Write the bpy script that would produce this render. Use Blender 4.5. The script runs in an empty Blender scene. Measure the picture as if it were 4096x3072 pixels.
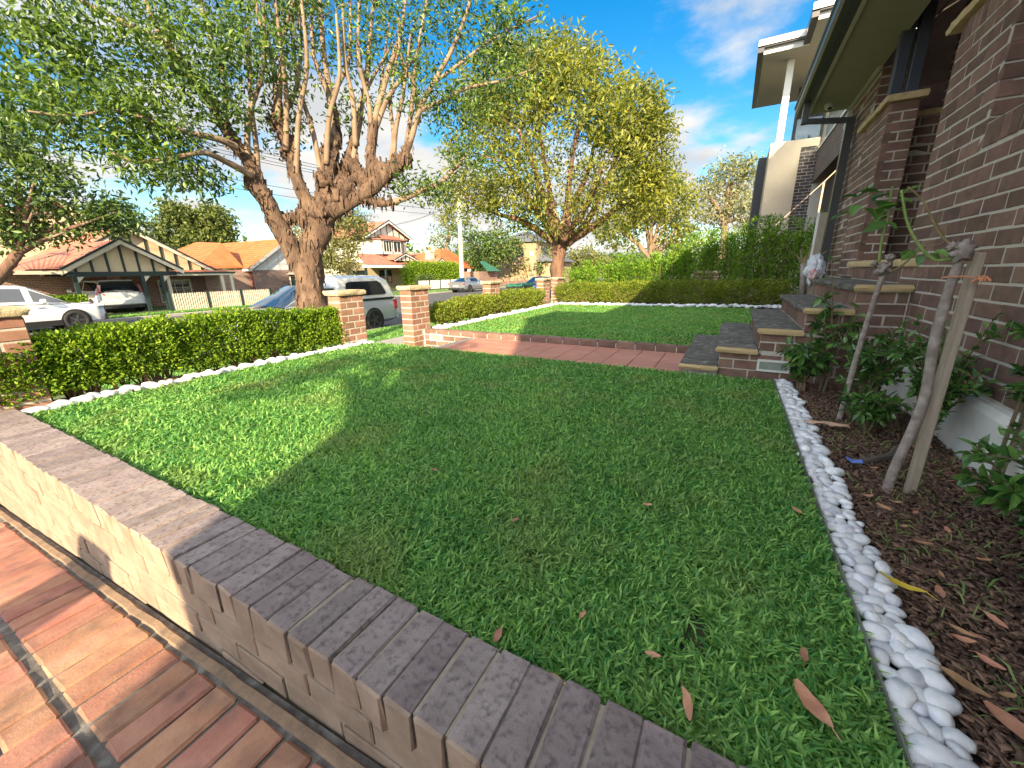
import bpy, bmesh, math, random
import numpy as np
from mathutils import Vector, Matrix, noise as mnoise

scene = bpy.context.scene
COL = scene.collection
rad = math.radians
# ------------------------------------------------------------------ camera
CAMZ = 1.02
RM = np.array([[0.87963777, 0.11839591, -0.46067321],
               [0.47540621, -0.24948118, 0.84365163],
               [-0.01504439, -0.96111474, -0.27573922]])
FPX = 1575.84
cam_d = bpy.data.cameras.new('camera')
cam = bpy.data.objects.new('camera', cam_d)
COL.objects.link(cam)
scene.camera = cam
cam_d.sensor_width = 36.0
cam_d.lens = FPX * 36 / 4096
cam_d.clip_start = 0.05
cam_d.clip_end = 3000
r_, u_, b_ = RM[:, 0], -RM[:, 1], -RM[:, 2]
cam.matrix_world = Matrix(((r_[0], u_[0], b_[0], 0), (r_[1], u_[1], b_[1], 0), (r_[2], u_[2], b_[2], CAMZ), (0, 0, 0, 1)))
# ------------------------------------------------------------------ light
SUN_EL, SUN_AZ = rad(23), rad(23)          # azimuth of light travel, measured from +Y towards -X
TRAVEL = Vector((-math.sin(SUN_AZ) * math.cos(SUN_EL), math.cos(SUN_AZ) * math.cos(SUN_EL), -math.sin(SUN_EL)))
sun_d = bpy.data.lights.new('sun', 'SUN')
sun_d.energy = 3.0
sun_d.angle = rad(0.55)
sun_d.color = (1.0, 0.84, 0.62)
sun = bpy.data.objects.new('sun', sun_d)
COL.objects.link(sun)
sun.rotation_euler = TRAVEL.to_track_quat('-Z', 'Y').to_euler()
sun.location = (8, -12, 12)
world = bpy.data.worlds.new('World')
scene.world = world
world.use_nodes = True
wn, wl = world.node_tree.nodes, world.node_tree.links
wn.clear()
def wnode(t, **k):
    n = wn.new(t)
    for a, v in k.items():
        setattr(n, a, v)
    return n
sky = wnode('ShaderNodeTexSky', sky_type='NISHITA', sun_disc=False, sun_elevation=SUN_EL,
            sun_rotation=rad(157), altitude=0, air_density=1.0, dust_density=0.4, ozone_density=2.0)
tc = wnode('ShaderNodeTexCoord')
sep = wnode('ShaderNodeSeparateXYZ')
wl.new(tc.outputs['Generated'], sep.inputs[0])
def wmath(op, a, b=None, c=None, clamp=False):
    n = wnode('ShaderNodeMath', operation=op, use_clamp=clamp)
    for i, x in enumerate((a, b, c)):
        if x is None:
            continue
        if isinstance(x, (int, float)):
            n.inputs[i].default_value = x
        else:
            wl.new(x, n.inputs[i])
    return n.outputs[0]
zc = wmath('MAXIMUM', sep.outputs[2], 0.0)
den = wmath('ADD', zc, 0.16)
px = wmath('DIVIDE', sep.outputs[0], den)
py = wmath('DIVIDE', sep.outputs[1], den)
cmb = wnode('ShaderNodeCombineXYZ')
wl.new(px, cmb.inputs[0]); wl.new(py, cmb.inputs[1]); cmb.inputs[2].default_value = 11.2
n1 = wnode('ShaderNodeTexNoise'); n1.inputs['Scale'].default_value = 0.95; n1.inputs['Detail'].default_value = 9; n1.inputs['Roughness'].default_value = 0.56
wl.new(cmb.outputs[0], n1.inputs['Vector'])
# broken cloud over the whole sky, a little thicker towards the horizon; clouds glow towards the sun (forward scattering)
mr = wnode('ShaderNodeMapRange', interpolation_type='SMOOTHSTEP')
mr.inputs['From Min'].default_value = 0.6; mr.inputs['From Max'].default_value = 0.1
mr.inputs['To Min'].default_value = 0.0; mr.inputs['To Max'].default_value = 0.05
wl.new(sep.outputs[2], mr.inputs['Value'])
cov = wmath('ADD', n1.outputs['Fac'], mr.outputs[0])
mk = wnode('ShaderNodeMapRange', interpolation_type='SMOOTHSTEP')
mk.inputs['From Min'].default_value = 0.455; mk.inputs['From Max'].default_value = 0.585
wl.new(cov, mk.inputs['Value'])
n2 = wnode('ShaderNodeTexNoise'); n2.inputs['Scale'].default_value = 2.2; n2.inputs['Detail'].default_value = 5
wl.new(cmb.outputs[0], n2.inputs['Vector'])
cr = wnode('ShaderNodeMapRange'); cr.inputs['From Min'].default_value = 0.35; cr.inputs['From Max'].default_value = 0.65
wl.new(n2.outputs['Fac'], cr.inputs['Value'])
cc = wnode('ShaderNodeMix', data_type='RGBA')
cc.inputs['A'].default_value = (1.0, 1.07, 1.22, 1); cc.inputs['B'].default_value = (1.4, 1.43, 1.5, 1)
wl.new(cr.outputs[0], cc.inputs['Factor'])
dt = wnode('ShaderNodeVectorMath', operation='DOT_PRODUCT'); dt.inputs[1].default_value = tuple(-TRAVEL)
wl.new(tc.outputs['Generated'], dt.inputs[0])
ph = wnode('ShaderNodeMapRange'); ph.inputs['From Min'].default_value = -0.55; ph.inputs['From Max'].default_value = 1.0
ph.inputs['To Min'].default_value = 0.0; ph.inputs['To Max'].default_value = 1.0
wl.new(dt.outputs['Value'], ph.inputs['Value'])
fw = wmath('MULTIPLY_ADD', wmath('POWER', ph.outputs[0], 1.5), 5.0, 1.0)
cs = wnode('ShaderNodeVectorMath', operation='SCALE'); wl.new(cc.outputs['Result'], cs.inputs[0]); wl.new(fw, cs.inputs['Scale'])
hsv = wnode('ShaderNodeHueSaturation'); hsv.inputs['Saturation'].default_value = 1.5; hsv.inputs['Value'].default_value = 0.36
wl.new(sky.outputs[0], hsv.inputs['Color'])
mx = wnode('ShaderNodeMix', data_type='RGBA')
wl.new(mk.outputs[0], mx.inputs['Factor']); wl.new(hsv.outputs[0], mx.inputs['A']); wl.new(cs.outputs[0], mx.inputs['B'])
bg = wnode('ShaderNodeBackground'); bg.inputs['Strength'].default_value = 0.15
wl.new(mx.outputs['Result'], bg.inputs['Color'])
wo = wnode('ShaderNodeOutputWorld'); wl.new(bg.outputs[0], wo.inputs[0])
scene.view_settings.view_transform = 'Standard'
scene.view_settings.look = 'None'
scene.view_settings.exposure = 2.25
scene.view_settings.gamma = 1.0
try:
    scene.view_settings.use_white_balance = True
    scene.view_settings.white_balance_temperature = 7300
    scene.view_settings.white_balance_tint = 8
except Exception:
    pass
scene.view_settings.use_curve_mapping = False
scene.render.resolution_x, scene.render.resolution_y = 1024, 768
try:
    scene.cycles.max_bounces = 6
    scene.cycles.diffuse_bounces = 3
    scene.cycles.transmission_bounces = 4
    scene.cycles.transparent_max_bounces = 12
except Exception:
    pass
# ------------------------------------------------------------------ photo pixel -> direction -> place
def ray(x, y):
    return RM @ np.array([x - 2048.0, y - 1536.0, FPX])
def gz(x, y, z):
    d = ray(x, y); p = d * ((z - CAMZ) / d[2]); return Vector((p[0], p[1], z))
def gx(x, y, X):
    d = ray(x, y); p = d * (X / d[0]); return Vector((X, p[1], p[2] + CAMZ))
def gy(x, y, Y):
    d = ray(x, y); p = d * (Y / d[1]); return Vector((p[0], Y, p[2] + CAMZ))
K = 4096 / 2212.0
def on_plane(x, y, P, n):       # vertical plane through P with horizontal normal n
    d = Vector(ray(x, y)); o = Vector((0, 0, CAMZ))
    t = (Vector(P) - o).dot(n) / d.dot(n)
    return o + d * t
# ------------------------------------------------------------------ materials
def _n(nt, t, **k):
    n = nt.nodes.new(t)
    for a, v in k.items():
        setattr(n, a, v)
    return n
MATS = {}
def mat(name, c1, c2=None, scale=8.0, rough=0.8, bump=0.0, bscale=None, rnd=0.0, metal=0.0, spec=0.5,
        attr=None, trans=0.0, stretch=None, c3=None, c3scale=2.0, c3amt=0.5, detail=6, coat=0.0, hue=0.0, bdist=0.01, edge=(0.35, 0.65)):
    if name in MATS:
        return MATS[name]
    m = bpy.data.materials.new(name); m.use_nodes = True
    nt = m.node_tree; L = nt.links
    P = nt.nodes['Principled BSDF']; out = nt.nodes['Material Output']
    c2 = c2 or c1
    geo = _n(nt, 'ShaderNodeNewGeometry')
    vec = geo.outputs['Position']
    if stretch:
        mp = _n(nt, 'ShaderNodeVectorMath', operation='MULTIPLY'); mp.inputs[1].default_value = stretch
        L.new(vec, mp.inputs[0]); vec = mp.outputs[0]
    if rnd or hue:
        oi = _n(nt, 'ShaderNodeObjectInfo')
    nz = _n(nt, 'ShaderNodeTexNoise'); nz.inputs['Scale'].default_value = scale; nz.inputs['Detail'].default_value = detail; nz.inputs['Roughness'].default_value = 0.65
    L.new(vec, nz.inputs['Vector'])
    mr = _n(nt, 'ShaderNodeMapRange'); mr.inputs['From Min'].default_value = edge[0]; mr.inputs['From Max'].default_value = edge[1]
    L.new(nz.outputs['Fac'], mr.inputs['Value'])
    mix = _n(nt, 'ShaderNodeMix', data_type='RGBA')
    mix.inputs['A'].default_value = (*c1, 1); mix.inputs['B'].default_value = (*c2, 1)
    if attr:
        at = _n(nt, 'ShaderNodeAttribute', attribute_name=attr)
        ad = _n(nt, 'ShaderNodeMath', operation='MULTIPLY_ADD'); ad.inputs[1].default_value = 0.25
        L.new(mr.outputs[0], ad.inputs[0]); L.new(at.outputs['Fac'], ad.inputs[2])
        sb = _n(nt, 'ShaderNodeMath', operation='SUBTRACT', use_clamp=True); sb.inputs[1].default_value = 0.12
        L.new(ad.outputs[0], sb.inputs[0]); fac = sb.outputs[0]
    else:
        fac = mr.outputs[0]
    L.new(fac, mix.inputs['Factor'])
    colr = mix.outputs['Result']
    if c3:
        n3 = _n(nt, 'ShaderNodeTexNoise'); n3.inputs['Scale'].default_value = c3scale; n3.inputs['Detail'].default_value = 5
        L.new(geo.outputs['Position'], n3.inputs['Vector'])
        m3 = _n(nt, 'ShaderNodeMapRange'); m3.inputs['From Min'].default_value = 0.5; m3.inputs['From Max'].default_value = 0.72; m3.inputs['To Max'].default_value = c3amt
        L.new(n3.outputs['Fac'], m3.inputs['Value'])
        x3 = _n(nt, 'ShaderNodeMix', data_type='RGBA'); x3.inputs['B'].default_value = (*c3, 1)
        L.new(m3.outputs[0], x3.inputs['Factor']); L.new(colr, x3.inputs['A']); colr = x3.outputs['Result']
    if rnd or hue:
        hs = _n(nt, 'ShaderNodeHueSaturation')
        vr = _n(nt, 'ShaderNodeMapRange'); vr.inputs['To Min'].default_value = 1 - rnd; vr.inputs['To Max'].default_value = 1 + rnd
        L.new(oi.outputs['Random'], vr.inputs['Value']); L.new(vr.outputs[0], hs.inputs['Value'])
        if hue:
            wn_ = _n(nt, 'ShaderNodeTexWhiteNoise', noise_dimensions='1D'); L.new(oi.outputs['Random'], wn_.inputs['W'])
            hr = _n(nt, 'ShaderNodeMapRange'); hr.inputs['To Min'].default_value = 0.5 - hue; hr.inputs['To Max'].default_value = 0.5 + hue
            L.new(wn_.outputs['Value'], hr.inputs['Value']); L.new(hr.outputs[0], hs.inputs['Hue'])
        L.new(colr, hs.inputs['Color']); colr = hs.outputs['Color']
    L.new(colr, P.inputs['Base Color'])
    P.inputs['Roughness'].default_value = rough
    P.inputs['Metallic'].default_value = metal
    P.inputs['Specular IOR Level'].default_value = spec
    if coat:
        P.inputs['Coat Weight'].default_value = coat; P.inputs['Coat Roughness'].default_value = 0.04
    if bump:
        bz = _n(nt, 'ShaderNodeTexNoise'); bz.inputs['Scale'].default_value = bscale or scale * 4; bz.inputs['Detail'].default_value = 6; bz.inputs['Roughness'].default_value = 0.7
        L.new(vec, bz.inputs['Vector'])
        bm = _n(nt, 'ShaderNodeBump'); bm.inputs['Strength'].default_value = bump; bm.inputs['Distance'].default_value = bdist
        L.new(bz.outputs['Fac'], bm.inputs['Height']); L.new(bm.outputs[0], P.inputs['Normal'])
    if trans:
        tr = _n(nt, 'ShaderNodeBsdfTranslucent')
        br = _n(nt, 'ShaderNodeMix', data_type='RGBA', blend_type='MULTIPLY'); br.inputs['Factor'].default_value = 1
        br.inputs['B'].default_value = (1.25, 1.3, 0.6, 1)
        L.new(colr, br.inputs['A']); L.new(br.outputs['Result'], tr.inputs['Color'])
        ms = _n(nt, 'ShaderNodeMixShader'); ms.inputs[0].default_value = trans
        L.new(P.outputs[0], ms.inputs[1]); L.new(tr.outputs[0], ms.inputs[2]); L.new(ms.outputs[0], out.inputs['Surface'])
    MATS[name] = m
    return m
def brickmat(name, c1, c2, mortar, course, length, axis='x', rough=0.9):
    """brickwork too far away to pick the bricks apart"""
    if name in MATS:
        return MATS[name]
    m = bpy.data.materials.new(name); m.use_nodes = True
    nt = m.node_tree; L = nt.links; P = nt.nodes['Principled BSDF']
    geo = _n(nt, 'ShaderNodeNewGeometry'); sp = _n(nt, 'ShaderNodeSeparateXYZ'); L.new(geo.outputs['Position'], sp.inputs[0])
    ad = _n(nt, 'ShaderNodeMath', operation='ADD'); L.new(sp.outputs[0], ad.inputs[0]); L.new(sp.outputs[1], ad.inputs[1])
    cb = _n(nt, 'ShaderNodeCombineXYZ'); L.new(ad.outputs[0], cb.inputs[0]); L.new(sp.outputs[2], cb.inputs[1])
    bt = _n(nt, 'ShaderNodeTexBrick'); L.new(cb.outputs[0], bt.inputs['Vector'])
    bt.inputs['Color1'].default_value = (*c1, 1); bt.inputs['Color2'].default_value = (*c2, 1); bt.inputs['Mortar'].default_value = (*mortar, 1)
    bt.inputs['Scale'].default_value = 1; bt.inputs['Brick Width'].default_value = length; bt.inputs['Row Height'].default_value = course
    bt.inputs['Mortar Size'].default_value = 0.007; bt.inputs['Mortar Smooth'].default_value = 0.2
    L.new(bt.outputs['Color'], P.inputs['Base Color']); P.inputs['Roughness'].default_value = rough
    bm = _n(nt, 'ShaderNodeBump'); bm.inputs['Strength'].default_value = 0.6; bm.inputs['Distance'].default_value = 0.01; bm.invert = True
    L.new(bt.outputs['Fac'], bm.inputs['Height']); L.new(bm.outputs[0], P.inputs['Normal'])
    MATS[name] = m
    return m
def glass(name, c=(0.02, 0.03, 0.04), rough=0.03):
    return mat(name, c, rough=rough, spec=0.9, coat=1.0)
# ------------------------------------------------------------------ mesh helpers
class MB:
    def __init__(s):
        s.v, s.f, s.m = [], [], []
    def add(s, vs, fs, mi=0):
        o = len(s.v); s.v += [tuple(v) for v in vs]
        for f in fs:
            s.f.append([i + o for i in f]); s.m.append(mi)
        return s
    def box(s, x0, x1, y0, y1, z0, z1, mi=0, M=None):
        vs = [Vector((x, y, z)) for z in (z0, z1) for x, y in ((x0, y0), (x1, y0), (x1, y1), (x0, y1))]
        if M is not None:
            vs = [M @ v for v in vs]
        return s.add(vs, [(0, 3, 2, 1), (4, 5, 6, 7), (0, 1, 5, 4), (1, 2, 6, 5), (2, 3, 7, 6), (3, 0, 4, 7)], mi)
    def cbox(s, x0, x1, y0, y1, z0, z1, b=0.01, mi=0, M=None):      # chamfered box
        X, Y, Z = (x0, x1), (y0, y1), (z0, z1); vs = []; idx = {}
        for i in (0, 1):
            for j in (0, 1):
                for k in (0, 1):
                    sx, sy, sz = (b if i == 0 else -b), (b if j == 0 else -b), (b if k == 0 else -b)
                    for a, p in enumerate(((X[i], Y[j] + sy, Z[k] + sz), (X[i] + sx, Y[j], Z[k] + sz), (X[i] + sx, Y[j] + sy, Z[k]))):
                        idx[i, j, k, a] = len(vs); vs.append(Vector(p))
        g = lambda i, j, k, a: idx[i, j, k, a]
        fs = []
        for i in (0, 1):
            f = [g(i, 0, 0, 0), g(i, 1, 0, 0), g(i, 1, 1, 0), g(i, 0, 1, 0)]; fs.append(f if i else f[::-1])
            f = [g(0, i, 0, 1), g(0, i, 1, 1), g(1, i, 1, 1), g(1, i, 0, 1)]; fs.append(f if i else f[::-1])
            f = [g(0, 0, i, 2), g(1, 0, i, 2), g(1, 1, i, 2), g(0, 1, i, 2)]; fs.append(f if i else f[::-1])
        for i in (0, 1):
            for j in (0, 1):
                fs.append([g(i, j, 0, 0), g(i, j, 1, 0), g(i, j, 1, 1), g(i, j, 0, 1)])
                fs.append([g(i, 0, j, 0), g(i, 1, j, 0), g(i, 1, j, 2), g(i, 0, j, 2)])
                fs.append([g(0, i, j, 1), g(1, i, j, 1), g(1, i, j, 2), g(0, i, j, 2)])
                for k in (0, 1):
                    fs.append([g(i, j, k, 0), g(i, j, k, 1), g(i, j, k, 2)])
        if M is not None:
            vs = [M @ v for v in vs]
        return s.add(vs, fs, mi)
    def prism(s, poly, ext, mi=0):          # planar polygon extruded by vector ext
        n = len(poly); e = Vector(ext); a = [Vector(p) for p in poly]; b = [p + e for p in a]
        fs = [list(range(n))[::-1], list(range(n, 2 * n))] + [(i, (i + 1) % n, n + (i + 1) % n, n + i) for i in range(n)]
        return s.add(a + b, fs, mi)
    def tube(s, pts, rs, n=8, mi=0, lump=0.0, seed=0, cap=True, flat=1.0):
        pts = [Vector(p) for p in pts]
        if not hasattr(rs, '__len__'):
            rs = [rs] * len(pts)
        o = len(s.v); ref = None
        for i, p in enumerate(pts):
            t = (pts[min(i + 1, len(pts) - 1)] - pts[max(i - 1, 0)])
            t = t.normalized() if t.length > 1e-9 else Vector((0, 0, 1))
            if ref is None:
                ref = t.orthogonal().normalized()
            ref = (ref - t * ref.dot(t))
            ref = ref.normalized() if ref.length > 1e-6 else t.orthogonal().normalized()
            bn = t.cross(ref)
            for k in range(n):
                a = 2 * math.pi * k / n; r = rs[i]
                q = ref * math.cos(a) + bn * math.sin(a) * flat
                if lump:
                    w = p + q * r
                    r *= 1 + lump * (mnoise.noise(Vector((w.x * 3, w.y * 3, w.z * 2)) * 1.3 + Vector((seed, 0, 0))) + 0.6 * mnoise.noise(Vector((w.x * 11, w.y * 11, w.z * 4)) + Vector((seed, 3, 0))))
                s.v.append(tuple(p + q * r))
        for i in range(len(pts) - 1):
            for k in range(n):
                a = o + i * n + k; b = o + i * n + (k + 1) % n
                s.f.append([a, b, b + n, a + n]); s.m.append(mi)
        if cap:
            s.f.append([o + k for k in range(n)][::-1]); s.m.append(mi)
            s.f.append([o + (len(pts) - 1) * n + k for k in range(n)]); s.m.append(mi)
        return s
    def lathe(s, prof, n=24, M=None, mi=0):     # prof [(r,z)] about z
        o = len(s.v)
        for r, z in prof:
            for k in range(n):
                a = 2 * math.pi * k / n; v = Vector((r * math.cos(a), r * math.sin(a), z))
                s.v.append(tuple(M @ v if M is not None else v))
        for i in range(len(prof) - 1):
            for k in range(n):
                a = o + i * n + k; b = o + i * n + (k + 1) % n
                s.f.append([a, b, b + n, a + n]); s.m.append(mi)
        return s
    def loft(s, rings, mi=0, closed=False):
        n = len(rings[0]); o = len(s.v)
        for r in rings:
            s.v += [tuple(p) for p in r]
        for i in range(len(rings) - 1):
            for k in range(n if closed else n - 1):
                a = o + i * n + k; b = o + i * n + (k + 1) % n
                s.f.append([a, b, b + n, a + n]); s.m.append(mi)
        return s
    def mesh(s, name, mats, smooth=False):
        me = bpy.data.meshes.new(name); me.from_pydata(s.v, [], s.f)
        mats = mats if isinstance(mats, (list, tuple)) else [mats]
        for m in mats:
            me.materials.append(m)
        if len(mats) > 1:
            me.polygons.foreach_set('material_index', s.m)
        if smooth:
            me.polygons.foreach_set('use_smooth', [True] * len(me.polygons))
        me.validate(); me.update()
        return me
    def obj(s, name, mats, parent=None, smooth=False, recalc=True):
        me = s.mesh(name, mats, smooth)
        if recalc:
            bm = bmesh.new(); bm.from_mesh(me); bmesh.ops.recalc_face_normals(bm, faces=bm.faces); bm.to_mesh(me); bm.free()
        return link(name, me, parent)
def link(name, me, parent=None, loc=None):
    o = bpy.data.objects.new(name, me); COL.objects.link(o)
    if parent is not None:
        o.parent = parent
        o.matrix_parent_inverse = parent_inv(parent)
    if loc is not None:
        o.location = loc
    return o
def wmat(o):
    if o.parent is None:
        return o.matrix_basis.copy()
    return wmat(o.parent) @ o.matrix_parent_inverse @ o.matrix_basis
def parent_inv(p):
    return wmat(p).inverted()
def tag(o, label=None, cat=None, group=None, kind=None):
    if label: o['label'] = label
    if cat: o['category'] = cat
    if group: o['group'] = group
    if kind: o['kind'] = kind
    return o
def thing(name, label, cat, loc=(0, 0, 0), group=None):
    o = bpy.data.objects.new(name, None); COL.objects.link(o); o.location = loc; o.empty_display_size = 0.1
    return tag(o, label, cat, group)
def copy_tree(o, parent=None):
    c = o.copy(); COL.objects.link(c); c.parent = parent
    for ch in list(o.children):
        copy_tree(ch, c)
    return c
def npobj(name, V, F, m, parent=None, rnd=None, smooth=False):
    V = np.asarray(V, np.float32); F = np.asarray(F, np.int32); me = bpy.data.meshes.new(name)
    me.vertices.add(len(V)); me.vertices.foreach_set('co', V.ravel())
    k = F.shape[1]; me.loops.add(F.size); me.loops.foreach_set('vertex_index', F.ravel())
    me.polygons.add(len(F)); me.polygons.foreach_set('loop_start', np.arange(0, F.size, k, dtype=np.int32))
    me.polygons.foreach_set('loop_total', np.full(len(F), k, np.int32))
    if smooth:
        me.polygons.foreach_set('use_smooth', np.ones(len(F), bool))
    me.materials.append(m)
    if rnd is not None:
        a = me.attributes.new('rnd', 'FLOAT', 'POINT'); a.data.foreach_set('value', np.asarray(rnd, np.float32))
    me.update(calc_edges=True)
    return link(name, me, parent)
def unit(a):
    return a / np.maximum(np.linalg.norm(a, axis=1, keepdims=True), 1e-9)
def leaf_arrays(C, D, ln, wd, rng, fold=0.25, up=None, four=False):
    """C leaf bases, D leaf directions; two (or four) triangles each, folded along the midrib"""
    n = len(C); D = unit(D)
    R = rng.normal(size=(n, 3)) if up is None else np.tile(np.array(up, float), (n, 1)) + rng.normal(size=(n, 3)) * 0.45
    S = unit(np.cross(D, R)); N = np.cross(S, D)
    ln = np.asarray(ln).reshape(-1, 1) * np.ones((n, 1)); wd = np.asarray(wd).reshape(-1, 1) * np.ones((n, 1))
    if not four:
        V = np.stack([C, C + D * ln * .45 + S * wd * .5 + N * wd * fold, C + D * ln - N * ln * .08, C + D * ln * .45 - S * wd * .5 + N * wd * fold], 1)
        base = (np.arange(n) * 4)[:, None]
        F = np.concatenate([base + np.array([[0, 1, 2]]), base + np.array([[0, 2, 3]])], 1).reshape(-1, 3)
        return V.reshape(-1, 3), F, 4
    V = np.stack([C, C + D * ln * .3 + S * wd * .46 + N * wd * fold, C + D * ln * .68 + S * wd * .38 + N * (wd * fold - ln * .05), C + D * ln - N * ln * .16,
                  C + D * ln * .68 - S * wd * .38 + N * (wd * fold - ln * .05), C + D * ln * .3 - S * wd * .46 + N * wd * fold, C + D * ln * .5 - N * ln * .02], 1)
    base = (np.arange(n) * 7)[:, None]
    T = np.array([[0, 1, 6], [1, 2, 6], [2, 3, 6], [3, 4, 6], [4, 5, 6], [5, 0, 6]]).reshape(1, -1)
    F = (base + T).reshape(-1, 3)
    return V.reshape(-1, 3), F, 7
# ================================================================== brick kit
RNG = random.Random(7)
BL, BH, MJ = 0.262, 0.0965, 0.0125          # brick module along / up, joint
BRK = {}
def brick_mesh(kind, m):
    """unit brick 1x1x1 (x length, y depth, z height), front at y=0 facing -y, chamfered and slightly uneven"""
    key = (kind, m.name)
    if key in BRK:
        return BRK[key]
    out = []
    for q in range(5):
        r = random.Random(q * 31 + 5); j = lambda a: (r.random() - .5) * a
        L, D, H = kind; c = 0.004; vs = []
        for (y, ins) in ((0, c), (c, 0), (D, 0)):
            for sx, sz in ((-1, -1), (1, -1), (1, 1), (-1, 1)):
                vs.append((sx * (L / 2 - ins) + j(.004), y + j(.003), sz * (H / 2 - ins) + j(.003)))
        fs = [(0, 1, 2, 3)] + [(a * 4 + i, (a + 1) * 4 + i, (a + 1) * 4 + (i + 1) % 4, a * 4 + (i + 1) % 4) for a in (0, 1) for i in range(4)] + [(8, 11, 10, 9)]
        out.append(MB().add(vs, fs).mesh('brick', m))
    BRK[key] = out
    return out
def put_brick(parent, m, p, u, nrm, L, H, D=0.09, name='brick', up=Vector((0, 0, 1))):
    """p: centre of the front face; u: along; nrm: outward normal"""
    L = round(L, 3)
    me = RNG.choice(brick_mesh((L, D, round(H, 3)), m))
    o = bpy.data.objects.new(name, me); COL.objects.link(o)
    u = Vector(u); n = Vector(nrm)
    o.parent = parent; o.matrix_parent_inverse = parent_inv(parent)
    jit = (RNG.random() - .5) * 0.005
    pp = Vector(p) + n * jit
    o.matrix_basis = Matrix(((u.x, -n.x, up.x, pp.x), (u.y, -n.y, up.y, pp.y), (u.z, -n.z, up.z, pp.z), (0, 0, 0, 1)))
    return o
def brick_face(parent, m, origin, u, nrm, length, z0, z1, skip=None, D=0.09, start=0, course=BH, mod=BL, joint=MJ, clip_half=True, limit=None, sink=None, off=0.0):
    """running bond on a face; origin at lower left of the face; skip(u0,u1,za,zb)->True leaves a hole; returns count"""
    u = Vector(u); o = Vector(origin); cnt = 0
    nr = int(round((z1 - z0) / course))
    ch = (z1 - z0) / max(nr, 1)
    for r in range(nr):
        za = z0 + r * ch + joint / 2; zb = z0 + (r + 1) * ch - joint / 2
        s = (-mod / 2 if (r + start) % 2 else 0.0) - off
        while s < length - 0.02:
            a, b = max(s, 0), min(s + mod, length)
            s += mod
            if b - a < 0.05:
                continue
            lo = a + (joint / 2 if a > 0 else 0); hi = b - (joint / 2 if b < length else 0)
            if skip and skip(lo, hi, za, zb):
                continue
            p = o + u * ((lo + hi) / 2) + Vector((0, 0, (za + zb) / 2 - o.z))
            if sink is not None and limit is not None and not limit(p):
                sink.append((p, u, Vector(nrm), hi - lo, zb - za)); continue
            put_brick(parent, m, p, u, nrm, hi - lo, zb - za, D); cnt += 1
    return cnt
def bricks_joined(parent, m, lst, name='brickwork', D=0.03):
    mb = MB()
    for p, u, n, L, H in lst:
        c = 0.005; q = (RNG.random() - .5) * .004; vs = []
        for (d, ins) in ((0 + q, c), (-c + q, 0), (-D, 0)):
            for sx, sz in ((-1, -1), (1, -1), (1, 1), (-1, 1)):
                vs.append(p + n * d + u * sx * (L / 2 - ins) + Vector((0, 0, sz * (H / 2 - ins))))
        mb.add(vs, [(0, 1, 2, 3)] + [(a * 4 + i, (a + 1) * 4 + i, (a + 1) * 4 + (i + 1) % 4, a * 4 + (i + 1) % 4) for a in (0, 1) for i in range(4)])
    o = mb.obj(name, m, parent); o['kind'] = 'stuff'
    return o
def rough_slab(name, m, parent, x0, x1, y0, y1, z0, z1, amp=0.012, seg=0.06, taper=0.0, seed=0):
    """stone slab with a flat top and rock-faced edges"""
    bm = bmesh.new()
    bmesh.ops.create_cube(bm, size=1)
    for v in bm.verts:
        v.co = Vector(((x0 + x1) / 2 + v.co.x * (x1 - x0), (y0 + y1) / 2 + v.co.y * (y1 - y0), (z0 + z1) / 2 + v.co.z * (z1 - z0)))
    for ax, d, sg in ((0, x1 - x0, seg), (1, y1 - y0, seg), (2, z1 - z0, seg * .4)):
        n = max(1, min(40, int(d / sg)))
        for i in range(1, n):
            pl = Vector((x0, y0, z0)); pl[ax] += d * i / n; no = Vector((0, 0, 0)); no[ax] = 1
            bmesh.ops.bisect_plane(bm, geom=bm.verts[:] + bm.edges[:] + bm.faces[:], plane_co=pl, plane_no=no)
    cx, cy = (x0 + x1) / 2, (y0 + y1) / 2
    for v in bm.verts:
        c = v.co.copy(); e = 0.002
        sx = (1 if c.x > x1 - e else -1 if c.x < x0 + e else 0); sy = (1 if c.y > y1 - e else -1 if c.y < y0 + e else 0)
        nz = mnoise.noise(c * 19 + Vector((seed, 0, 0))) * .7 + mnoise.noise(c * 47 + Vector((seed, 1, 0))) * .5
        t = (z1 - c.z) / (z1 - z0)
        k = amp * (nz - .2) - (0.010 if t < .02 or t > .98 else 0)
        v.co.x += sx * k; v.co.y += sy * k
        v.co.z += mnoise.noise(c * 7 + Vector((seed, 5, 0))) * amp * .25
    me = bpy.data.meshes.new(name); bm.to_mesh(me); bm.free(); me.materials.append(m)
    me.polygons.foreach_set('use_smooth', [True] * len(me.polygons))
    me.set_sharp_from_angle(angle=rad(38))
    return link(name, me, parent)
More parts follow.
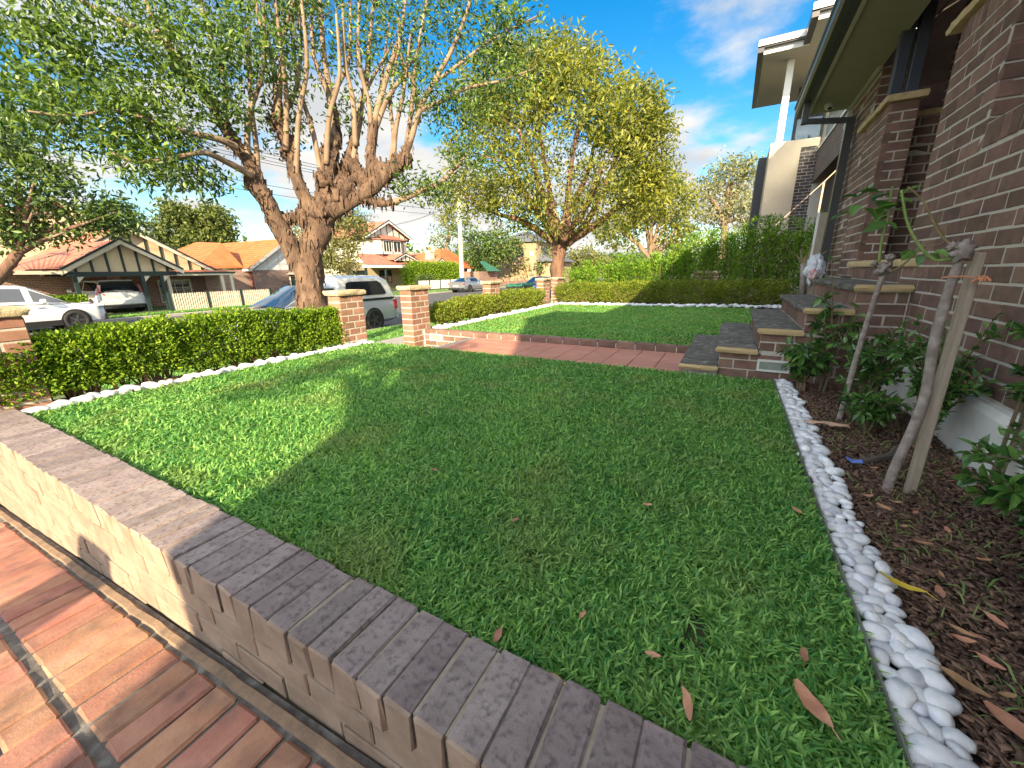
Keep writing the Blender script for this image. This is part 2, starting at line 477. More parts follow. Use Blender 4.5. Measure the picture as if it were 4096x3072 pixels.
# ------------------------------------------------------------------ common materials
M_brown = mat('brown_brick', (.150, .082, .062), (.215, .125, .096), scale=5, rough=.88, bump=.5, bscale=90, rnd=.30, hue=.010, bdist=.004, c3=(.09, .06, .055), c3scale=14, c3amt=.55)
M_pier = mat('pier_brick', (.235, .115, .076), (.32, .175, .122), scale=6, rough=.9, bump=.5, bscale=80, rnd=.24, hue=.010, bdist=.004)
M_cope = mat('coping_brick', (.205, .158, .152), (.29, .235, .222), scale=14, rough=.85, bump=.9, bscale=110, rnd=.18, hue=.012, bdist=.004, c3=(.085, .062, .064), c3scale=55, c3amt=.8)
M_wallb = mat('wall_brick', (.25, .172, .125), (.35, .26, .195), scale=7, rough=.9, bump=.7, bscale=70, rnd=.10, bdist=.005, c3=(.17, .125, .095), c3scale=9, c3amt=.5)
M_paver = mat('clay_paver', (.30, .125, .085), (.40, .205, .135), scale=7, rough=.85, bump=.7, bscale=85, rnd=.17, hue=.012, bdist=.004, c3=(.12, .075, .06), c3scale=9, c3amt=.7)
M_mortar = mat('pale_mortar', (.50, .46, .40), (.42, .38, .33), scale=30, rough=.95, bump=.6, bscale=120, bdist=.004)
M_mortar_d = mat('weathered_mortar', (.075, .068, .062), (.14, .125, .11), scale=18, rough=.95, bump=.8, bscale=90, bdist=.006, c3=(.36, .35, .33), c3scale=16, c3amt=.5)
M_mortar_g = mat('old_wall_mortar', (.34, .29, .22), (.25, .205, .155), scale=20, rough=.95, bump=.7, bscale=90, bdist=.005)
M_stone = mat('sandstone', (.50, .36, .185), (.60, .45, .26), scale=9, rough=.9, bump=.9, bscale=45, bdist=.01, c3=(.36, .25, .14), c3scale=11, c3amt=.5)
M_soil = mat('garden_soil', (.045, .030, .022), (.09, .06, .042), scale=25, rough=1, bump=1, bscale=60, bdist=.02)
M_conc = mat('concrete', (.34, .32, .28), (.26, .245, .215), scale=4, rough=.92, bump=.4, bscale=60, bdist=.004)
M_asph = mat('asphalt', (.055, .055, .058), (.085, .083, .082), scale=2.5, rough=.9, bump=.6, bscale=150, bdist=.004)
M_turf = mat('turf_base', (.060, .105, .025), (.11, .14, .045), scale=5, rough=1, bump=.8, bscale=90, bdist=.01)
M_far = mat('suburb_ground', (.07, .085, .035), (.11, .11, .055), scale=.4, rough=1)
# weathered stair treads: black lichen with pale scrapes, sandstone edges
def tread_mat():
    m = mat('weathered_tread', (.055, .052, .047), (.13, .12, .10), scale=6, rough=.9, bump=.6, bscale=60, bdist=.005)
    nt = m.node_tree; L = nt.links; P = nt.nodes['Principled BSDF']
    src = P.inputs['Base Color'].links[0].from_socket
    geo = _n(nt, 'ShaderNodeNewGeometry'); mp = _n(nt, 'ShaderNodeVectorMath', operation='MULTIPLY'); mp.inputs[1].default_value = (16, 34, 16)
    L.new(geo.outputs['Position'], mp.inputs[0])
    vz = _n(nt, 'ShaderNodeTexNoise'); vz.inputs['Scale'].default_value = 1; vz.inputs['Detail'].default_value = 2; L.new(mp.outputs[0], vz.inputs['Vector'])
    mr = _n(nt, 'ShaderNodeMapRange'); mr.inputs['From Min'].default_value = .60; mr.inputs['From Max'].default_value = .66; L.new(vz.outputs['Fac'], mr.inputs['Value'])
    x = _n(nt, 'ShaderNodeMix', data_type='RGBA'); x.inputs['B'].default_value = (.30, .28, .245, 1); L.new(mr.outputs[0], x.inputs['Factor']); L.new(src, x.inputs['A'])
    sp = _n(nt, 'ShaderNodeSeparateXYZ'); L.new(geo.outputs['Normal'], sp.inputs[0])
    ab = _n(nt, 'ShaderNodeMath', operation='LESS_THAN'); ab.inputs[1].default_value = -.45; L.new(sp.outputs[1], ab.inputs[0])
    y = _n(nt, 'ShaderNodeMix', data_type='RGBA'); y.inputs['B'].default_value = (.47, .34, .18, 1); L.new(ab.outputs[0], y.inputs['Factor']); L.new(x.outputs['Result'], y.inputs['A'])
    L.new(y.outputs['Result'], P.inputs['Base Color'])
    return m
M_tread = tread_mat()
# ================================================================== the setting
def slabz(name, pts, m, kind='structure', thick=0.0):
    mb = MB(); mb.add(pts, [tuple(range(len(pts)))])
    if thick:
        mb = MB(); mb.prism(pts, (0, 0, -thick))
    return tag(mb.obj(name, m), kind=kind)
def strip(name, prof, y0, y1, m, ny=2):
    """ground strip: cross profile [(x,z)...] swept along Y"""
    mb = MB(); rings = []
    for i in range(ny):
        y = y0 + (y1 - y0) * i / (ny - 1); rings.append([(x, y, z) for x, z in prof])
    mb.loft(rings); o = mb.obj(name, m); return tag(o, kind='structure')
slabz('ground', [(-900, -700, -1.22), (900, -700, -1.22), (900, 1200, -1.22), (-900, 1200, -1.22)], M_far)
strip('road', [(-26.75, -1.10), (-24, -1.04), (-18, -.93), (-13, -.92), (-10.35, -.955)], -150, 260, M_asph)
strip('verge', [(-10.32, -.80), (-10.1, -.79), (-8.8, -.68), (-7.3, -.56)], -20, 160, M_turf)
strip('footpath', [(-7.28, -.545), (-5.75, -.475), (-5.02, -.44)], -20, 160, M_conc)
strip('far_verge', [(-60, -.80), (-32, -.85), (-28.3, -.93), (-27.0, -.97)], -150, 260, M_turf)
for nm, xa, xb, zt, lab in (('kerb', -10.5, -10.3, -.79, ''), ('kerb', -27.05, -26.72, -.96, '')):
    mb = MB(); n = 60
    for i in range(n):
        y = -20 + i * 2.4; mb.cbox(xa, xb, y, y + 2.385, zt - .3, zt, .02)
    tag(mb.obj(nm, M_conc), kind='structure')
# land of our block and the neighbour beyond, in one level bed
slabz('garden_bed', [(-4.98, .69, -.02), (3.2, .69, -.02), (3.2, 4.18, -.02), (-4.98, 4.18, -.02)], M_soil, thick=1.1)
slabz('garden_bed', [(-4.98, 5.45, -.02), (3.2, 5.45, -.02), (3.2, 30, -.02), (-4.98, 30, -.02)], M_soil, thick=1.1)
slabz('side_yard', [(1.3, -14, -.10), (14, -14, -.10), (14, 4.18, -.10), (1.3, 4.18, -.10)], M_soil, thick=1.0)
# driveway: falls to the street, brick paved
DZ = lambda x: max(-.133 + .11 * x, -.72)
mb = MB(); xs = [3.2, 1, -1, -3, -5, -5.34, -7.3]
mb.loft([[(x, -2.9, DZ(x) - .011), (x, .455, DZ(x) - .011)] for x in xs])
drive = tag(mb.obj('driveway', M_mortar_d), kind='structure')
up = Vector((-.11, 0, 1)).normalized(); ux = Vector((1, 0, .11)).normalized()
def paver(x, y, lx, ly):
    key = ('pav', round(lx, 3), round(ly, 3))
    if key not in BRK:
        out = []
        for q in range(6):
            mbp = MB(); r = random.Random(q)
            b = .0055 + r.random() * .003
            mbp.cbox(-lx / 2, lx / 2, -ly / 2, ly / 2, -.05, 0, b)
            mbp.v = [(vx + (r.random() - .5) * .006, vy + (r.random() - .5) * .006, vz + (r.random() - .5) * .004) for vx, vy, vz in mbp.v]
            out.append(mbp.mesh('paver', M_paver))
        BRK[key] = out
    o = bpy.data.objects.new('paver', RNG.choice(BRK[key])); COL.objects.link(o); o.parent = drive
    z = DZ(x) + (RNG.random() - .5) * .006
    n = up; v = Vector((0, 1, 0))
    o.matrix_basis = Matrix(((ux.x, v.x, n.x, x), (ux.y, v.y, n.y, y), (ux.z, v.z, n.z, z), (0, 0, 0, 1))) @ Matrix.Rotation((RNG.random() - .5) * .03, 4, 'Z')
PW, PL = .127, .258
x = -4.2
while x < .9:
    paver(x, .265, PW - .013, PL - .010); x += PW
i = 0; x = -4.2
while x < .3:
    y = .118 - (PL / 2 if i % 2 else 0); first = True
    if i % 2:
        paver(x, .118 - PL / 4 + .0, PW - .012, PL / 2 - .012)
    for k in range(3):
        paver(x, y - PL * (k + .5), PW - .012, PL - .012)
    x += PW; i += 1
# mortar haunch at the foot of the wall
mb = MB(); n = 60; rings = []
for q in range(n + 1):
    xx = -5 + 6.2 * q / n; zz = DZ(xx); w = .008 * mnoise.noise(Vector((xx * 6, 0, 0)))
    rings.append([(xx, .402 + w, zz - .012), (xx, .408 + w, zz - .003), (xx, .432 + w, zz - .001), (xx, .440, zz - .014)])
mb.loft(rings); o = mb.obj('mortar_haunch', mat('haunch_mortar', (.30, .20, .13), (.17, .12, .085), scale=14, rough=.95, bump=.8, bscale=60, bdist=.006), drive)
# ================================================================== foreground retaining wall
rw = thing('retaining_wall', 'low brick retaining wall with brick-on-edge coping between driveway and lawn', 'wall', (-2, .57, -.5))
mb = MB(); mb.box(-5.0, 1.5, .468, .690, -1.0, .043)
core = mb.obj('wall_core', M_mortar_g, rw)
x = -5.0 + .05
CP = .0932
while x < 1.45:
    dx = CP - .0075
    key = ('cop', 0)
    if key not in BRK:
        out = []
        for q in range(7):
            r = random.Random(q + 40); mbp = MB()
            mbp.cbox(-dx / 2, dx / 2, 0, .246, -.118, 0, .005)
            mbp.v = [(a + (r.random() - .5) * .006, b + (r.random() - .5) * .009, c + (r.random() - .5) * .005) for a, b, c in mbp.v]
            mbp.m = [1 if all(mbp.v[i][1] < .012 for i in f_) else 0 for f_ in mbp.f]
            out.append(mbp.mesh('brick', [M_cope, M_wallb]))
        BRK[key] = out
    o = link('brick', RNG.choice(BRK[key]), rw)
    o.matrix_basis = Matrix.Translation((x, .457 + (RNG.random() - .5) * .006, .050 + (RNG.random() - .5) * .006)) @ Matrix.Rotation((RNG.random() - .5) * .03, 4, 'Z')
    x += CP
zc_ = .050 - .118 - .012
def skip_low(a, b, za, zb):
    return zb < DZ(-5.0 + b) - .03
brick_face(rw, M_wallb, (-5.0, .462, 0), (1, 0, 0), (0, -1, 0), 6.5, zc_ - BH * 6, zc_, skip=skip_low, D=.05)
# ================================================================== path, edging wall beside it
path = tag(MB().box(-3.62, -.36, 4.205, 5.42, -.9, -.058).obj('path', M_mortar_d), kind='structure')
M_tile = mat('terracotta_tile', (.40, .165, .115), (.46, .205, .145), scale=6, rough=.6, bump=.15, bscale=60, rnd=.08, bdist=.003, c3=(.30, .13, .10), c3scale=3, c3amt=.4)
tmesh = {}
def tile(x0, x1, y0, y1, z=-.03):
    k = (round(x1 - x0, 3), round(y1 - y0, 3))
    if k not in tmesh:
        tmesh[k] = MB().cbox(-k[0] / 2, k[0] / 2, -k[1] / 2, k[1] / 2, -.03, 0, .004).mesh('tile', M_tile)
    o = link('tile', tmesh[k], path); o.location = ((x0 + x1) / 2, (y0 + y1) / 2, z + (RNG.random() - .5) * .003)
TS = .2955
for i in range(11):
    for j in range(4):
        tile(-3.60 + i * TS + .003, -3.60 + (i + 1) * TS - .003, 4.225 + j * TS + .003, 4.225 + (j + 1) * TS - .003)
# dark concrete sill and the lower step towards the gate
tag(MB().cbox(-3.72, -3.615, 4.205, 5.42, -.9, -.033, .01).obj('path_edge', M_conc), kind='structure')
stp = tag(MB().box(-4.98, -3.72, 4.205, 5.42, -1.0, -.285).obj('gate_step', M_mortar_d), kind='structure')
tm2 = {}
for i in range(10):
    for j in range(5):
        o = link('brick', tm2.setdefault(0, MB().cbox(-.056, .056, -.112, .112, -.03, 0, .006).mesh('brick', M_brown)), stp)
        o.location = (-4.92 + i * .127 + .02, 4.34 + j * .236, -.262 + (RNG.random() - .5) * .005)
ew = thing('path_wall', 'low brick wall with a white framed step light along the tiled path', 'wall', (-3, 5.45, -.3))
MB().box(-4.75, -.38, 5.425, 5.55, -.9, .035).obj('wall_core', M_mortar, ew)
for i in range(17):
    a = -4.72 + i * BL
    b = min(a + BL, -.385)
    if b - a < .06: break
    put_brick(ew, M_brown, ((a + b) / 2, 5.418, .012), (1, 0, 0), (0, -1, 0), b - a - MJ, .088, .125)
brick_face(ew, M_brown, (-4.72, 5.42, 0), (1, 0, 0), (0, -1, 0), 1.06, -.332, -.042, D=.05, start=1)
def step_light(parent, x0, x1, y, z0, z1):
    w = mat('white_frame', (.62, .62, .58), rough=.5)
    mb = MB(); t = .018
    for bx in ((x0, x1, z0, z0 + t), (x0, x1, z1 - t, z1), (x0, x0 + t, z0 + t, z1 - t), (x1 - t, x1, z0 + t, z1 - t)):
        mb.box(bx[0], bx[1], y - .014, y + .03, bx[2], bx[3])
    f = mb.obj('light_frame', w, parent)
    MB().box(x0 + t, x1 - t, y - .004, y + .02, z0 + t, z1 - t).obj('lens', mat('frosted_lens', (.20, .23, .20), (.27, .30, .26), scale=20, rough=.25), f)
step_light(ew, -4.59, -4.34, 5.41, -.145, -.022)
# near edge of the path against the lawn
mb = MB()
for i in range(13):
    mb.cbox(-3.6 + i * .25, -3.6 + i * .25 + .243, 4.168, 4.203, -.2, -.015, .004)
tag(mb.obj('path_edge', M_conc), kind='structure')
# ================================================================== steps
st = thing('front_steps', 'stone-topped front steps with brown brick sides rising to the house', 'steps', (.4, 5.2, 0))
T0, RISE, RUN = .09, .195, .32
xs0 = [-.38, -.06, .26, .575, .885]
for i, xa in enumerate(xs0):
    zt = T0 + i * RISE
    x1_ = xa + .36 if i < 4 else 1.262
    rough_slab('tread', M_tread, st, xa - .005, x1_, 4.245, 6.32, zt - .052, zt, amp=.014, seed=i * 3.7)
    MB().box(xa + .035, 1.258 if i == 4 else xs0[i + 1] + .06, 4.315, 6.28, -.3, zt - .054).obj('step_core', M_mortar, st)
hgt = lambda X: [T0 + i * RISE - .054 for i in range(5) if X >= xs0[i] + .028][-1] if X >= xs0[0] + .028 else -1
nr = 9; ch = .092
for r in range(nr):
    za, zb = -.02 + r * ch, -.02 + (r + 1) * ch
    xst = None
    for i, xa in enumerate(xs0):
        if T0 + i * RISE - .054 >= zb - .035:
            xst = xa + .03; break
    if xst is None: continue
    s = xst - (.13 if r % 2 else 0)
    while s < 1.25:
        a, b = max(s, xst), min(s + BL, 1.255); s += BL
        if b - a < .05: continue
        ztop = min(zb, T0 + [i for i in range(5) if xs0[i] + .03 <= a + .01][-1] * RISE - .054)
        put_brick(st, M_brown, ((a + b) / 2, 4.31, (za + ztop) / 2), (1, 0, 0), (0, -1, 0), b - a - MJ, ztop - za - .012, .05)
# risers
for i, xa in enumerate(xs0):
    zb_, zt = (T0 + (i - 1) * RISE if i else -.03), T0 + i * RISE - .054
    for k in range(8):
        y0 = 4.32 + k * .246
        put_brick(st, M_brown, (xa + .03, y0 + .12, (zb_ + zt) / 2), (0, -1, 0), (-1, 0, 0), .233, zt - zb_ - .012, .05)
step_light(st, .30, .56, 4.30, .075, .185)
# ================================================================== pebble borders
M_peb = mat('white_pebble', (.58, .60, .63), (.74, .74, .74), scale=16, rough=.5, bump=.35, bscale=40, rnd=.20, hue=.02, bdist=.005, c3=(.36, .41, .50), c3scale=24, c3amt=.8)
peb = []
for q in range(9):
    bm = bmesh.new(); bmesh.ops.create_icosphere(bm, subdivisions=2, radius=1)
    r = random.Random(q); ax = (1 + r.random() * .45, .8 + r.random() * .2, .5 + r.random() * .22)
    for v in bm.verts:
        k = 1 + .30 * mnoise.noise(v.co * 1.2 + Vector((q * 9, 0, 0))) + .08 * mnoise.noise(v.co * 3 + Vector((q * 9, 0, 0)))
        v.co = Vector((v.co.x * ax[0] * k, v.co.y * ax[1] * k, v.co.z * ax[2] * k))
    me = bpy.data.meshes.new('stone'); bm.to_mesh(me); bm.free(); me.materials.append(M_peb)
    me.polygons.foreach_set('use_smooth', [True] * len(me.polygons)); peb.append(me)
def pebbles(label, a, b, w, size, rows, edge=None, loc=None, seed=1):
    """stones packed in a strip from a to b, w wide to the right of a->b"""
    t = thing('pebble_border', label, 'pebbles', loc or a, 'white pebble borders')
    r = random.Random(seed); a = Vector(a); b = Vector(b); d = (b - a); Ln = d.length; d.normalize(); s = d.cross(Vector((0, 0, 1)))
    n = 0
    for row in range(rows):
        x = r.random() * size
        while x < Ln and n < 295:
            k = size * (.68 + r.random() * .62)
            p = a + d * x + s * min(max((row + .5 + (r.random() - .5) * .75) * w / rows, k * .45), w) + Vector((0, 0, k * .12 + r.random() * size * (.40 if rows > 1 else .3)))
            o = link('stone', r.choice(peb), t)
            o.matrix_basis = Matrix.Translation(p) @ Matrix.Rotation(r.random() * 6.28, 4, 'Z') @ Matrix.Rotation((r.random() - .5) * .8, 4, 'X') @ Matrix.Scale(k * .62, 4)
            x += k * (1.02 if rows > 1 else 1.1); n += 1
    if edge:
        MB().tube([Vector(edge[0]), Vector(edge[1])], .006, 4).obj('edging_strip', mat('edging_metal', (.20, .22, .18), (.30, .31, .27), scale=12, rough=.5, metal=.6), t)
    return t
pebbles('white pebble border between the shaded lawn and the mulch bed', (.446, .86, .0), (.450, 4.22, .0), .13, .047, 3, seed=3)
mb = MB(); mb.box(.437, .4415, .72, 4.22, -.03, .040)
tag(mb.obj('edging_strip', mat('edging_metal', (.20, .22, .18), (.30, .31, .27), scale=12, rough=.5, metal=.6)), 'thin metal edging strip along the lawn beside the mulch bed', 'edging')
pebbles('white pebble border under the low hedge beside the sunlit lawn', (-4.80, .74, .0), (-4.80, 4.15, .0), .16, .075, 2, seed=4)
mb = MB(); mb.box(-4.640, -4.632, .74, 4.17, -.03, .018)
tag(mb.obj('edging_strip', MATS['edging_metal']), 'thin metal edging strip between the hedge pebbles and lawn', 'edging')
pebbles('white pebble border along the hedge behind the far pier', (-4.72, 5.62, .0), (-4.72, 11.45, .0), .15, .09, 2, seed=5)
pebbles('white pebble border in front of the back boundary hedge', (-4.6, 11.55, .0), (1.25, 12.0, .03), .15, .10, 2, seed=6)
# ================================================================== brick piers along the street boundary
def pier(label, x0, x1, y0, y1, z0, z1, seed=0, cap=.055, over=.045):
    t = thing('brick_pier', label, 'pier', ((x0 + x1) / 2, (y0 + y1) / 2, z0), 'brick piers along the boundary')
    MB().box(x0 + .004, x1 - .004, y0 + .004, y1 - .004, z0, z1 - cap).obj('pier_core', M_mortar, t)
    n = int(round((z1 - cap - z0) / BH)); h = (z1 - cap - z0) / n; L = y1 - y0
    for r in range(n):
        za, zb = z0 + r * h + .008, z0 + (r + 1) * h - .008
        cuts = [0, L * .5, L] if r % 2 == 0 else [0, L * .26, L * .74, L]
        for a, b in zip(cuts[:-1], cuts[1:]):
            ya, yb = y0 + a + (.008 if a else 0), y0 + b - (.008 if b < L else 0)
            key = ('pb', round(yb - ya, 3), round(x1 - x0, 3), round(zb - za, 3))
            if key not in BRK:
                out = []
                for q in range(4):
                    rr = random.Random(q); mb = MB(); mb.cbox(-(x1 - x0) / 2, (x1 - x0) / 2, -(yb - ya) / 2, (yb - ya) / 2, -(zb - za) / 2, (zb - za) / 2, .005)
                    mb.v = [(p + (rr.random() - .5) * .004, q_ + (rr.random() - .5) * .004, s + (rr.random() - .5) * .003) for p, q_, s in mb.v]
                    out.append(mb.mesh('brick', M_pier))
                BRK[key] = out
            o = link('brick', RNG.choice(BRK[key]), t); o.location = ((x0 + x1) / 2 + (RNG.random() - .5) * .004, (ya + yb) / 2, (za + zb) / 2)
            o.matrix_parent_inverse = parent_inv(t)
    rough_slab('cap_stone', mat('cap_sandstone', (.40, .33, .21), (.52, .44, .29), scale=8, rough=.95, bump=1, bscale=40, bdist=.012, c3=(.14, .12, .095), c3scale=10, c3amt=.85), t,
               x0 - over, x1 + over, y0 - over, y1 + over, z1 - cap, z1 + .012, amp=.022, seg=.045, seed=seed)
    return t
pier('brick pier with stone cap at the driveway end of the hedge', -5.02, -4.78, .30, .90, -.6, .80, 1)
pier('brick pier with stone cap at the gate behind the low hedge end', -5.0, -4.76, 3.76, 4.17, -.5, .78, 2)
pier('brick pier with stone cap beside the step light and path', -5.0, -4.76, 5.18, 5.64, -.45, .79, 3)
pier('brick pier with stone cap rising behind the far low hedge', -5.15, -4.93, 8.05, 8.5, -.45, .79, 4)
pier('brick pier with stone cap at the far hedge corner', -5.12, -4.9, 11.0, 11.5, -.45, .79, 5)
pier('brick pier with stone cap at the neighbour corner beneath the second street tree', -5.14, -4.92, 12.15, 12.7, -.45, .79, 6)
pier('squat brick pier with wide stone cap behind the back boundary hedge', -.98, -.35, 13.0, 13.4, -.05, .93, 7)
# unseen pier added behind the camera to lay a shade band on the driveway
pier('tall unseen brick pier across the driveway, added to cast a shade band', -1.25, -.95, -3.55, -3.2, -.5, 1.42, 8)
# low front boundary wall under the hedges
def low_wall(label, x0, x1, y0, y1, z0, z1):
    t = thing('boundary_wall', label, 'wall', ((x0 + x1) / 2, y0, z0))
    MB().box(x0 + .01, x1 - .01, y0, y1, z0, z1 - .01).obj('wall_core', M_mortar, t)
    brick_face(t, M_pier, (x1, y1, 0), (0, -1, 0), (1, 0, 0), y1 - y0, z0, z1, D=.05)
    return t
low_wall('low brick boundary wall beneath the sunlit hedge', -5.0, -4.9, .92, 3.74, -.45, .03)
low_wall('low brick boundary wall beneath the far street hedge', -5.0, -4.9, 5.66, 10.98, -.45, .03)
# ================================================================== our brick house
hs = thing('brick_house', 'single-storey dark brown brick house with porch and dark gutter beside the garden', 'house', (3, 4, 0))
WX = 1.26
mb = MB(); D = .30
mb.box(WX + .004, WX + D, -1.2, 4.642, -.1, 1.846); mb.box(WX + .0042, WX + D, 3.828, 4.6418, 1.846, 2.69); mb.box(WX + .0041, WX + D, -1.2, 2.18, 1.846, 3.7)
mb.box(WX + .004, WX + .25, 4.644, 6.3, .3, 1.0)
wall = mb.obj('wall', M_mortar, hs)
vis = lambda p: p.y > 1.45 and p.z < 2.75
rest = []
brick_face(wall, M_brown, (WX, 4.645, 0), (0, -1, 0), (-1, 0, 0), 5.8, .335, .335 + BH * 14, D=.06, limit=vis, sink=rest)
brick_face(wall, M_brown, (WX, 4.645, 0), (0, -1, 0), (-1, 0, 0), .825, .335 + BH * 14, 2.555, D=.06, limit=vis, sink=rest)
brick_face(wall, M_brown, (WX, 2.18, 0), (0, -1, 0), (-1, 0, 0), 3.3, .335 + BH * 14, 3.6, D=.06, limit=vis, sink=rest)
# soldier course and stone cap of the near porch pier, brick window sill
for k in range(9):
    put_brick(wall, M_brown, (WX, 4.645 - .05 - k * .0965, 2.625), (0, -1, 0), (-1, 0, 0), .084, .135, .06)
for k in range(17):
    put_brick(wall, M_brown, (WX - .004, 3.765 - k * .0965, 1.772), (0, -1, 0), (-1, 0, 0), .084, .135, .10)
# window reveal bricks (face -Y) and window
brick_face(wall, M_brown, (WX + .004, 3.815, 0), (1, 0, 0), (0, -1, 0), .235, 1.69, 2.72, D=.05, mod=.24)
w = MB().box(WX + .20, WX + .24, 2.2, 3.80, 1.87, 3.2).obj('window', mat('dark_frame', (.03, .03, .032), rough=.4), hs)
MB().box(WX + .19, WX + .2, 2.27, 3.73, 1.94, 3.13).obj('pane', glass('window_glass'), w)
brick_face(wall, M_brown, (WX, 6.3, 0), (0, -1, 0), (-1, 0, 0), 1.64, .87, 1.005, D=.06, course=.10)
bricks_joined(wall, M_brown, rest)
rough_slab('cap_stone', M_stone, hs, WX - .05, WX + .33, 3.84, 4.80, 2.70, 2.76, amp=.014, seed=2)
rough_slab('threshold_stone', M_stone, hs, WX - .03, WX + .28, 4.30, 6.50, 1.008, 1.068, amp=.014, seed=3)
MB().box(WX + .28, 3.0, 4.3, 7.0, .9, 1.06).obj('porch_floor', M_conc, hs)
pl = MB(); pl.prism([(WX - .055, 4.26, -.1), (WX - .055, 4.26, .285), (WX - .03, 4.26, .322), (WX + .02, 4.26, .330), (WX + .02, 4.26, -.1)], (0, -5.5, 0))
pl.obj('plinth', mat('render_white', (.60, .60, .57), (.68, .68, .65), scale=6, rough=.85, bump=.3, bscale=80, bdist=.003, c3=(.42, .40, .36), c3scale=4, c3amt=.4), hs)
# far porch pier with cap and twin posts
pf = MB().box(WX + .004, 1.496, 6.204, 7.08, .9, 2.675).obj('porch_pier', M_mortar, hs)
brick_face(pf, M_brown, (WX, 6.2, 0), (1, 0, 0), (0, -1, 0), .24, 1.07, 2.68, D=.05, mod=.24, start=0)
sink2 = []
brick_face(pf, M_brown, (WX, 7.08, 0), (0, -1, 0), (-1, 0, 0), .88, .9, 2.68, D=.05)
rough_slab('cap_stone', M_stone, hs, WX - .055, 1.545, 6.14, 7.36, 2.682, 2.745, amp=.014, seed=4)
rt = MB().box(1.50, 2.1, 6.603, 6.9, .9, 2.6).obj('porch_return', M_mortar, hs)
brick_face(rt, M_brown, (1.50, 6.6, 0), (1, 0, 0), (0, -1, 0), .6, 1.07, 2.6, D=.05)
rough_slab('cap_stone', M_stone, hs, 1.52, 2.1, 6.56, 6.95, 2.602, 2.66, amp=.012, seed=5)
M_steel = mat('dark_blue_steel', (.055, .065, .095), (.075, .085, .12), scale=3, rough=.35, spec=.6)
for k, xx in enumerate((1.245, 1.375)):
    p = MB().cbox(xx, xx + .105, 6.27, 6.375, 2.75, 4.2, .008).obj('post', M_steel, hs)
    MB().box(xx - .02, xx + .125, 6.25, 6.395, 2.746, 2.758).obj('base_plate', mat('plate_white', (.6, .6, .62), rough=.5), p)
bw = MB().box(1.963, 2.2, 3.6, 7.3, 1.0, 4.25).obj('porch_wall', M_mortar, hs)
lst = []
brick_face(bw, M_brown, (1.96, 7.3, 0), (0, -1, 0), (-1, 0, 0), 3.7, 1.07, 1.07 + BH * 33, limit=lambda p: False, sink=lst, skip=lambda a, b, za, zb: (7.3 - b > 4.9 and 7.3 - a < 5.95 and zb < 3.1))
bricks_joined(bw, M_brown, lst)
MB().cbox(1.945, 1.99, 4.95, 5.9, 1.07, 3.05, .006).obj('door', mat('dark_door', (.09, .035, .025), rough=.4), hs)
# wall beyond the porch
fw = MB().box(1.313, 1.6, 7.165, 8.68, -.1, 3.34).obj('wall', M_mortar, hs)
brick_face(fw, M_brown, (1.31, 8.68, 0), (0, -1, 0), (-1, 0, 0), 1.5, 0, BH * 34, D=.05)
brick_face(fw, M_brown, (1.312, 7.16, 0), (1, 0, 0), (0, -1, 0), .29, 1.9, 3.33, D=.05)
MB().box(1.62, 4, 8.0, 8.69, -.1, 3.3).obj('wall', M_brown, hs)
M_soff = mat('soffit_board', (.33, .30, .23), (.36, .33, .25), scale=3, rough=.9)
M_gut = mat('dark_gutter', (.035, .036, .040), (.045, .046, .05), scale=3, rough=.32, spec=.6)
MB().box(.74, 1.30, -1.6, 8.66, 3.345, 3.36).obj('soffit', M_soff, hs)
M_trim = mat('cream_trim', (.50, .48, .38), rough=.7)
MB().box(.735, .775, -1.6, 8.655, 3.325, 3.344).obj('trim', M_trim, hs)
MB().box(1.255, 1.295, 7.1, 8.655, 3.315, 3.344).obj('trim', M_trim, hs)
g = MB(); g.loft([[(.735, y, 3.33), (.66, y, 3.325), (.60, y, 3.335), (.575, y, 3.37), (.572, y, 3.45), (.555, y, 3.46), (.555, y, 3.475), (.585, y, 3.475), (.60, y, 3.44), (.735, y, 3.44)] for y in (-1.6, 8.67)], closed=True)
g.add([(.735, 8.67, 3.33), (.66, 8.67, 3.325), (.60, 8.67, 3.335), (.575, 8.67, 3.37), (.572, 8.67, 3.46), (.735, 8.67, 3.46)], [(0, 1, 2, 3, 4, 5)])
g.obj('gutter', M_gut, hs)
dp = MB().box(.625, .70, 7.93, 8.06, 3.06, 3.33); dp.tube([(.66, 7.99, 3.09), (1.215, 7.99, 3.02)], .045, 4); dp.box(1.165, 1.265, 7.935, 8.045, 0, 3.05)
dp.obj('downpipe', M_gut, hs)
dm = MB().lathe([(.0, -.075), (.03, -.07), (.055, -.045), (.062, -.01), (.062, 0)], 16, Matrix.Translation((.97, 8.28, 3.345))).obj('security_camera', mat('camera_white', (.55, .55, .5), rough=.4), hs, smooth=True)
MB().lathe([(.0, -.062), (.022, -.058), (.034, -.04)], 12, Matrix.Translation((.975, 8.255, 3.33))).obj('camera_lens', mat('black_plastic', (.012, .012, .013), rough=.25), dm, smooth=True)
MB().cbox(1.24, 1.31, 8.48, 8.64, 3.06, 3.26, .01).obj('meter_box', mat('plate_white', (.6, .6, .62)), hs)
M_tiles_br = mat('brown_roof_tile', (.11, .075, .06), (.15, .10, .085), scale=3, rough=.85)
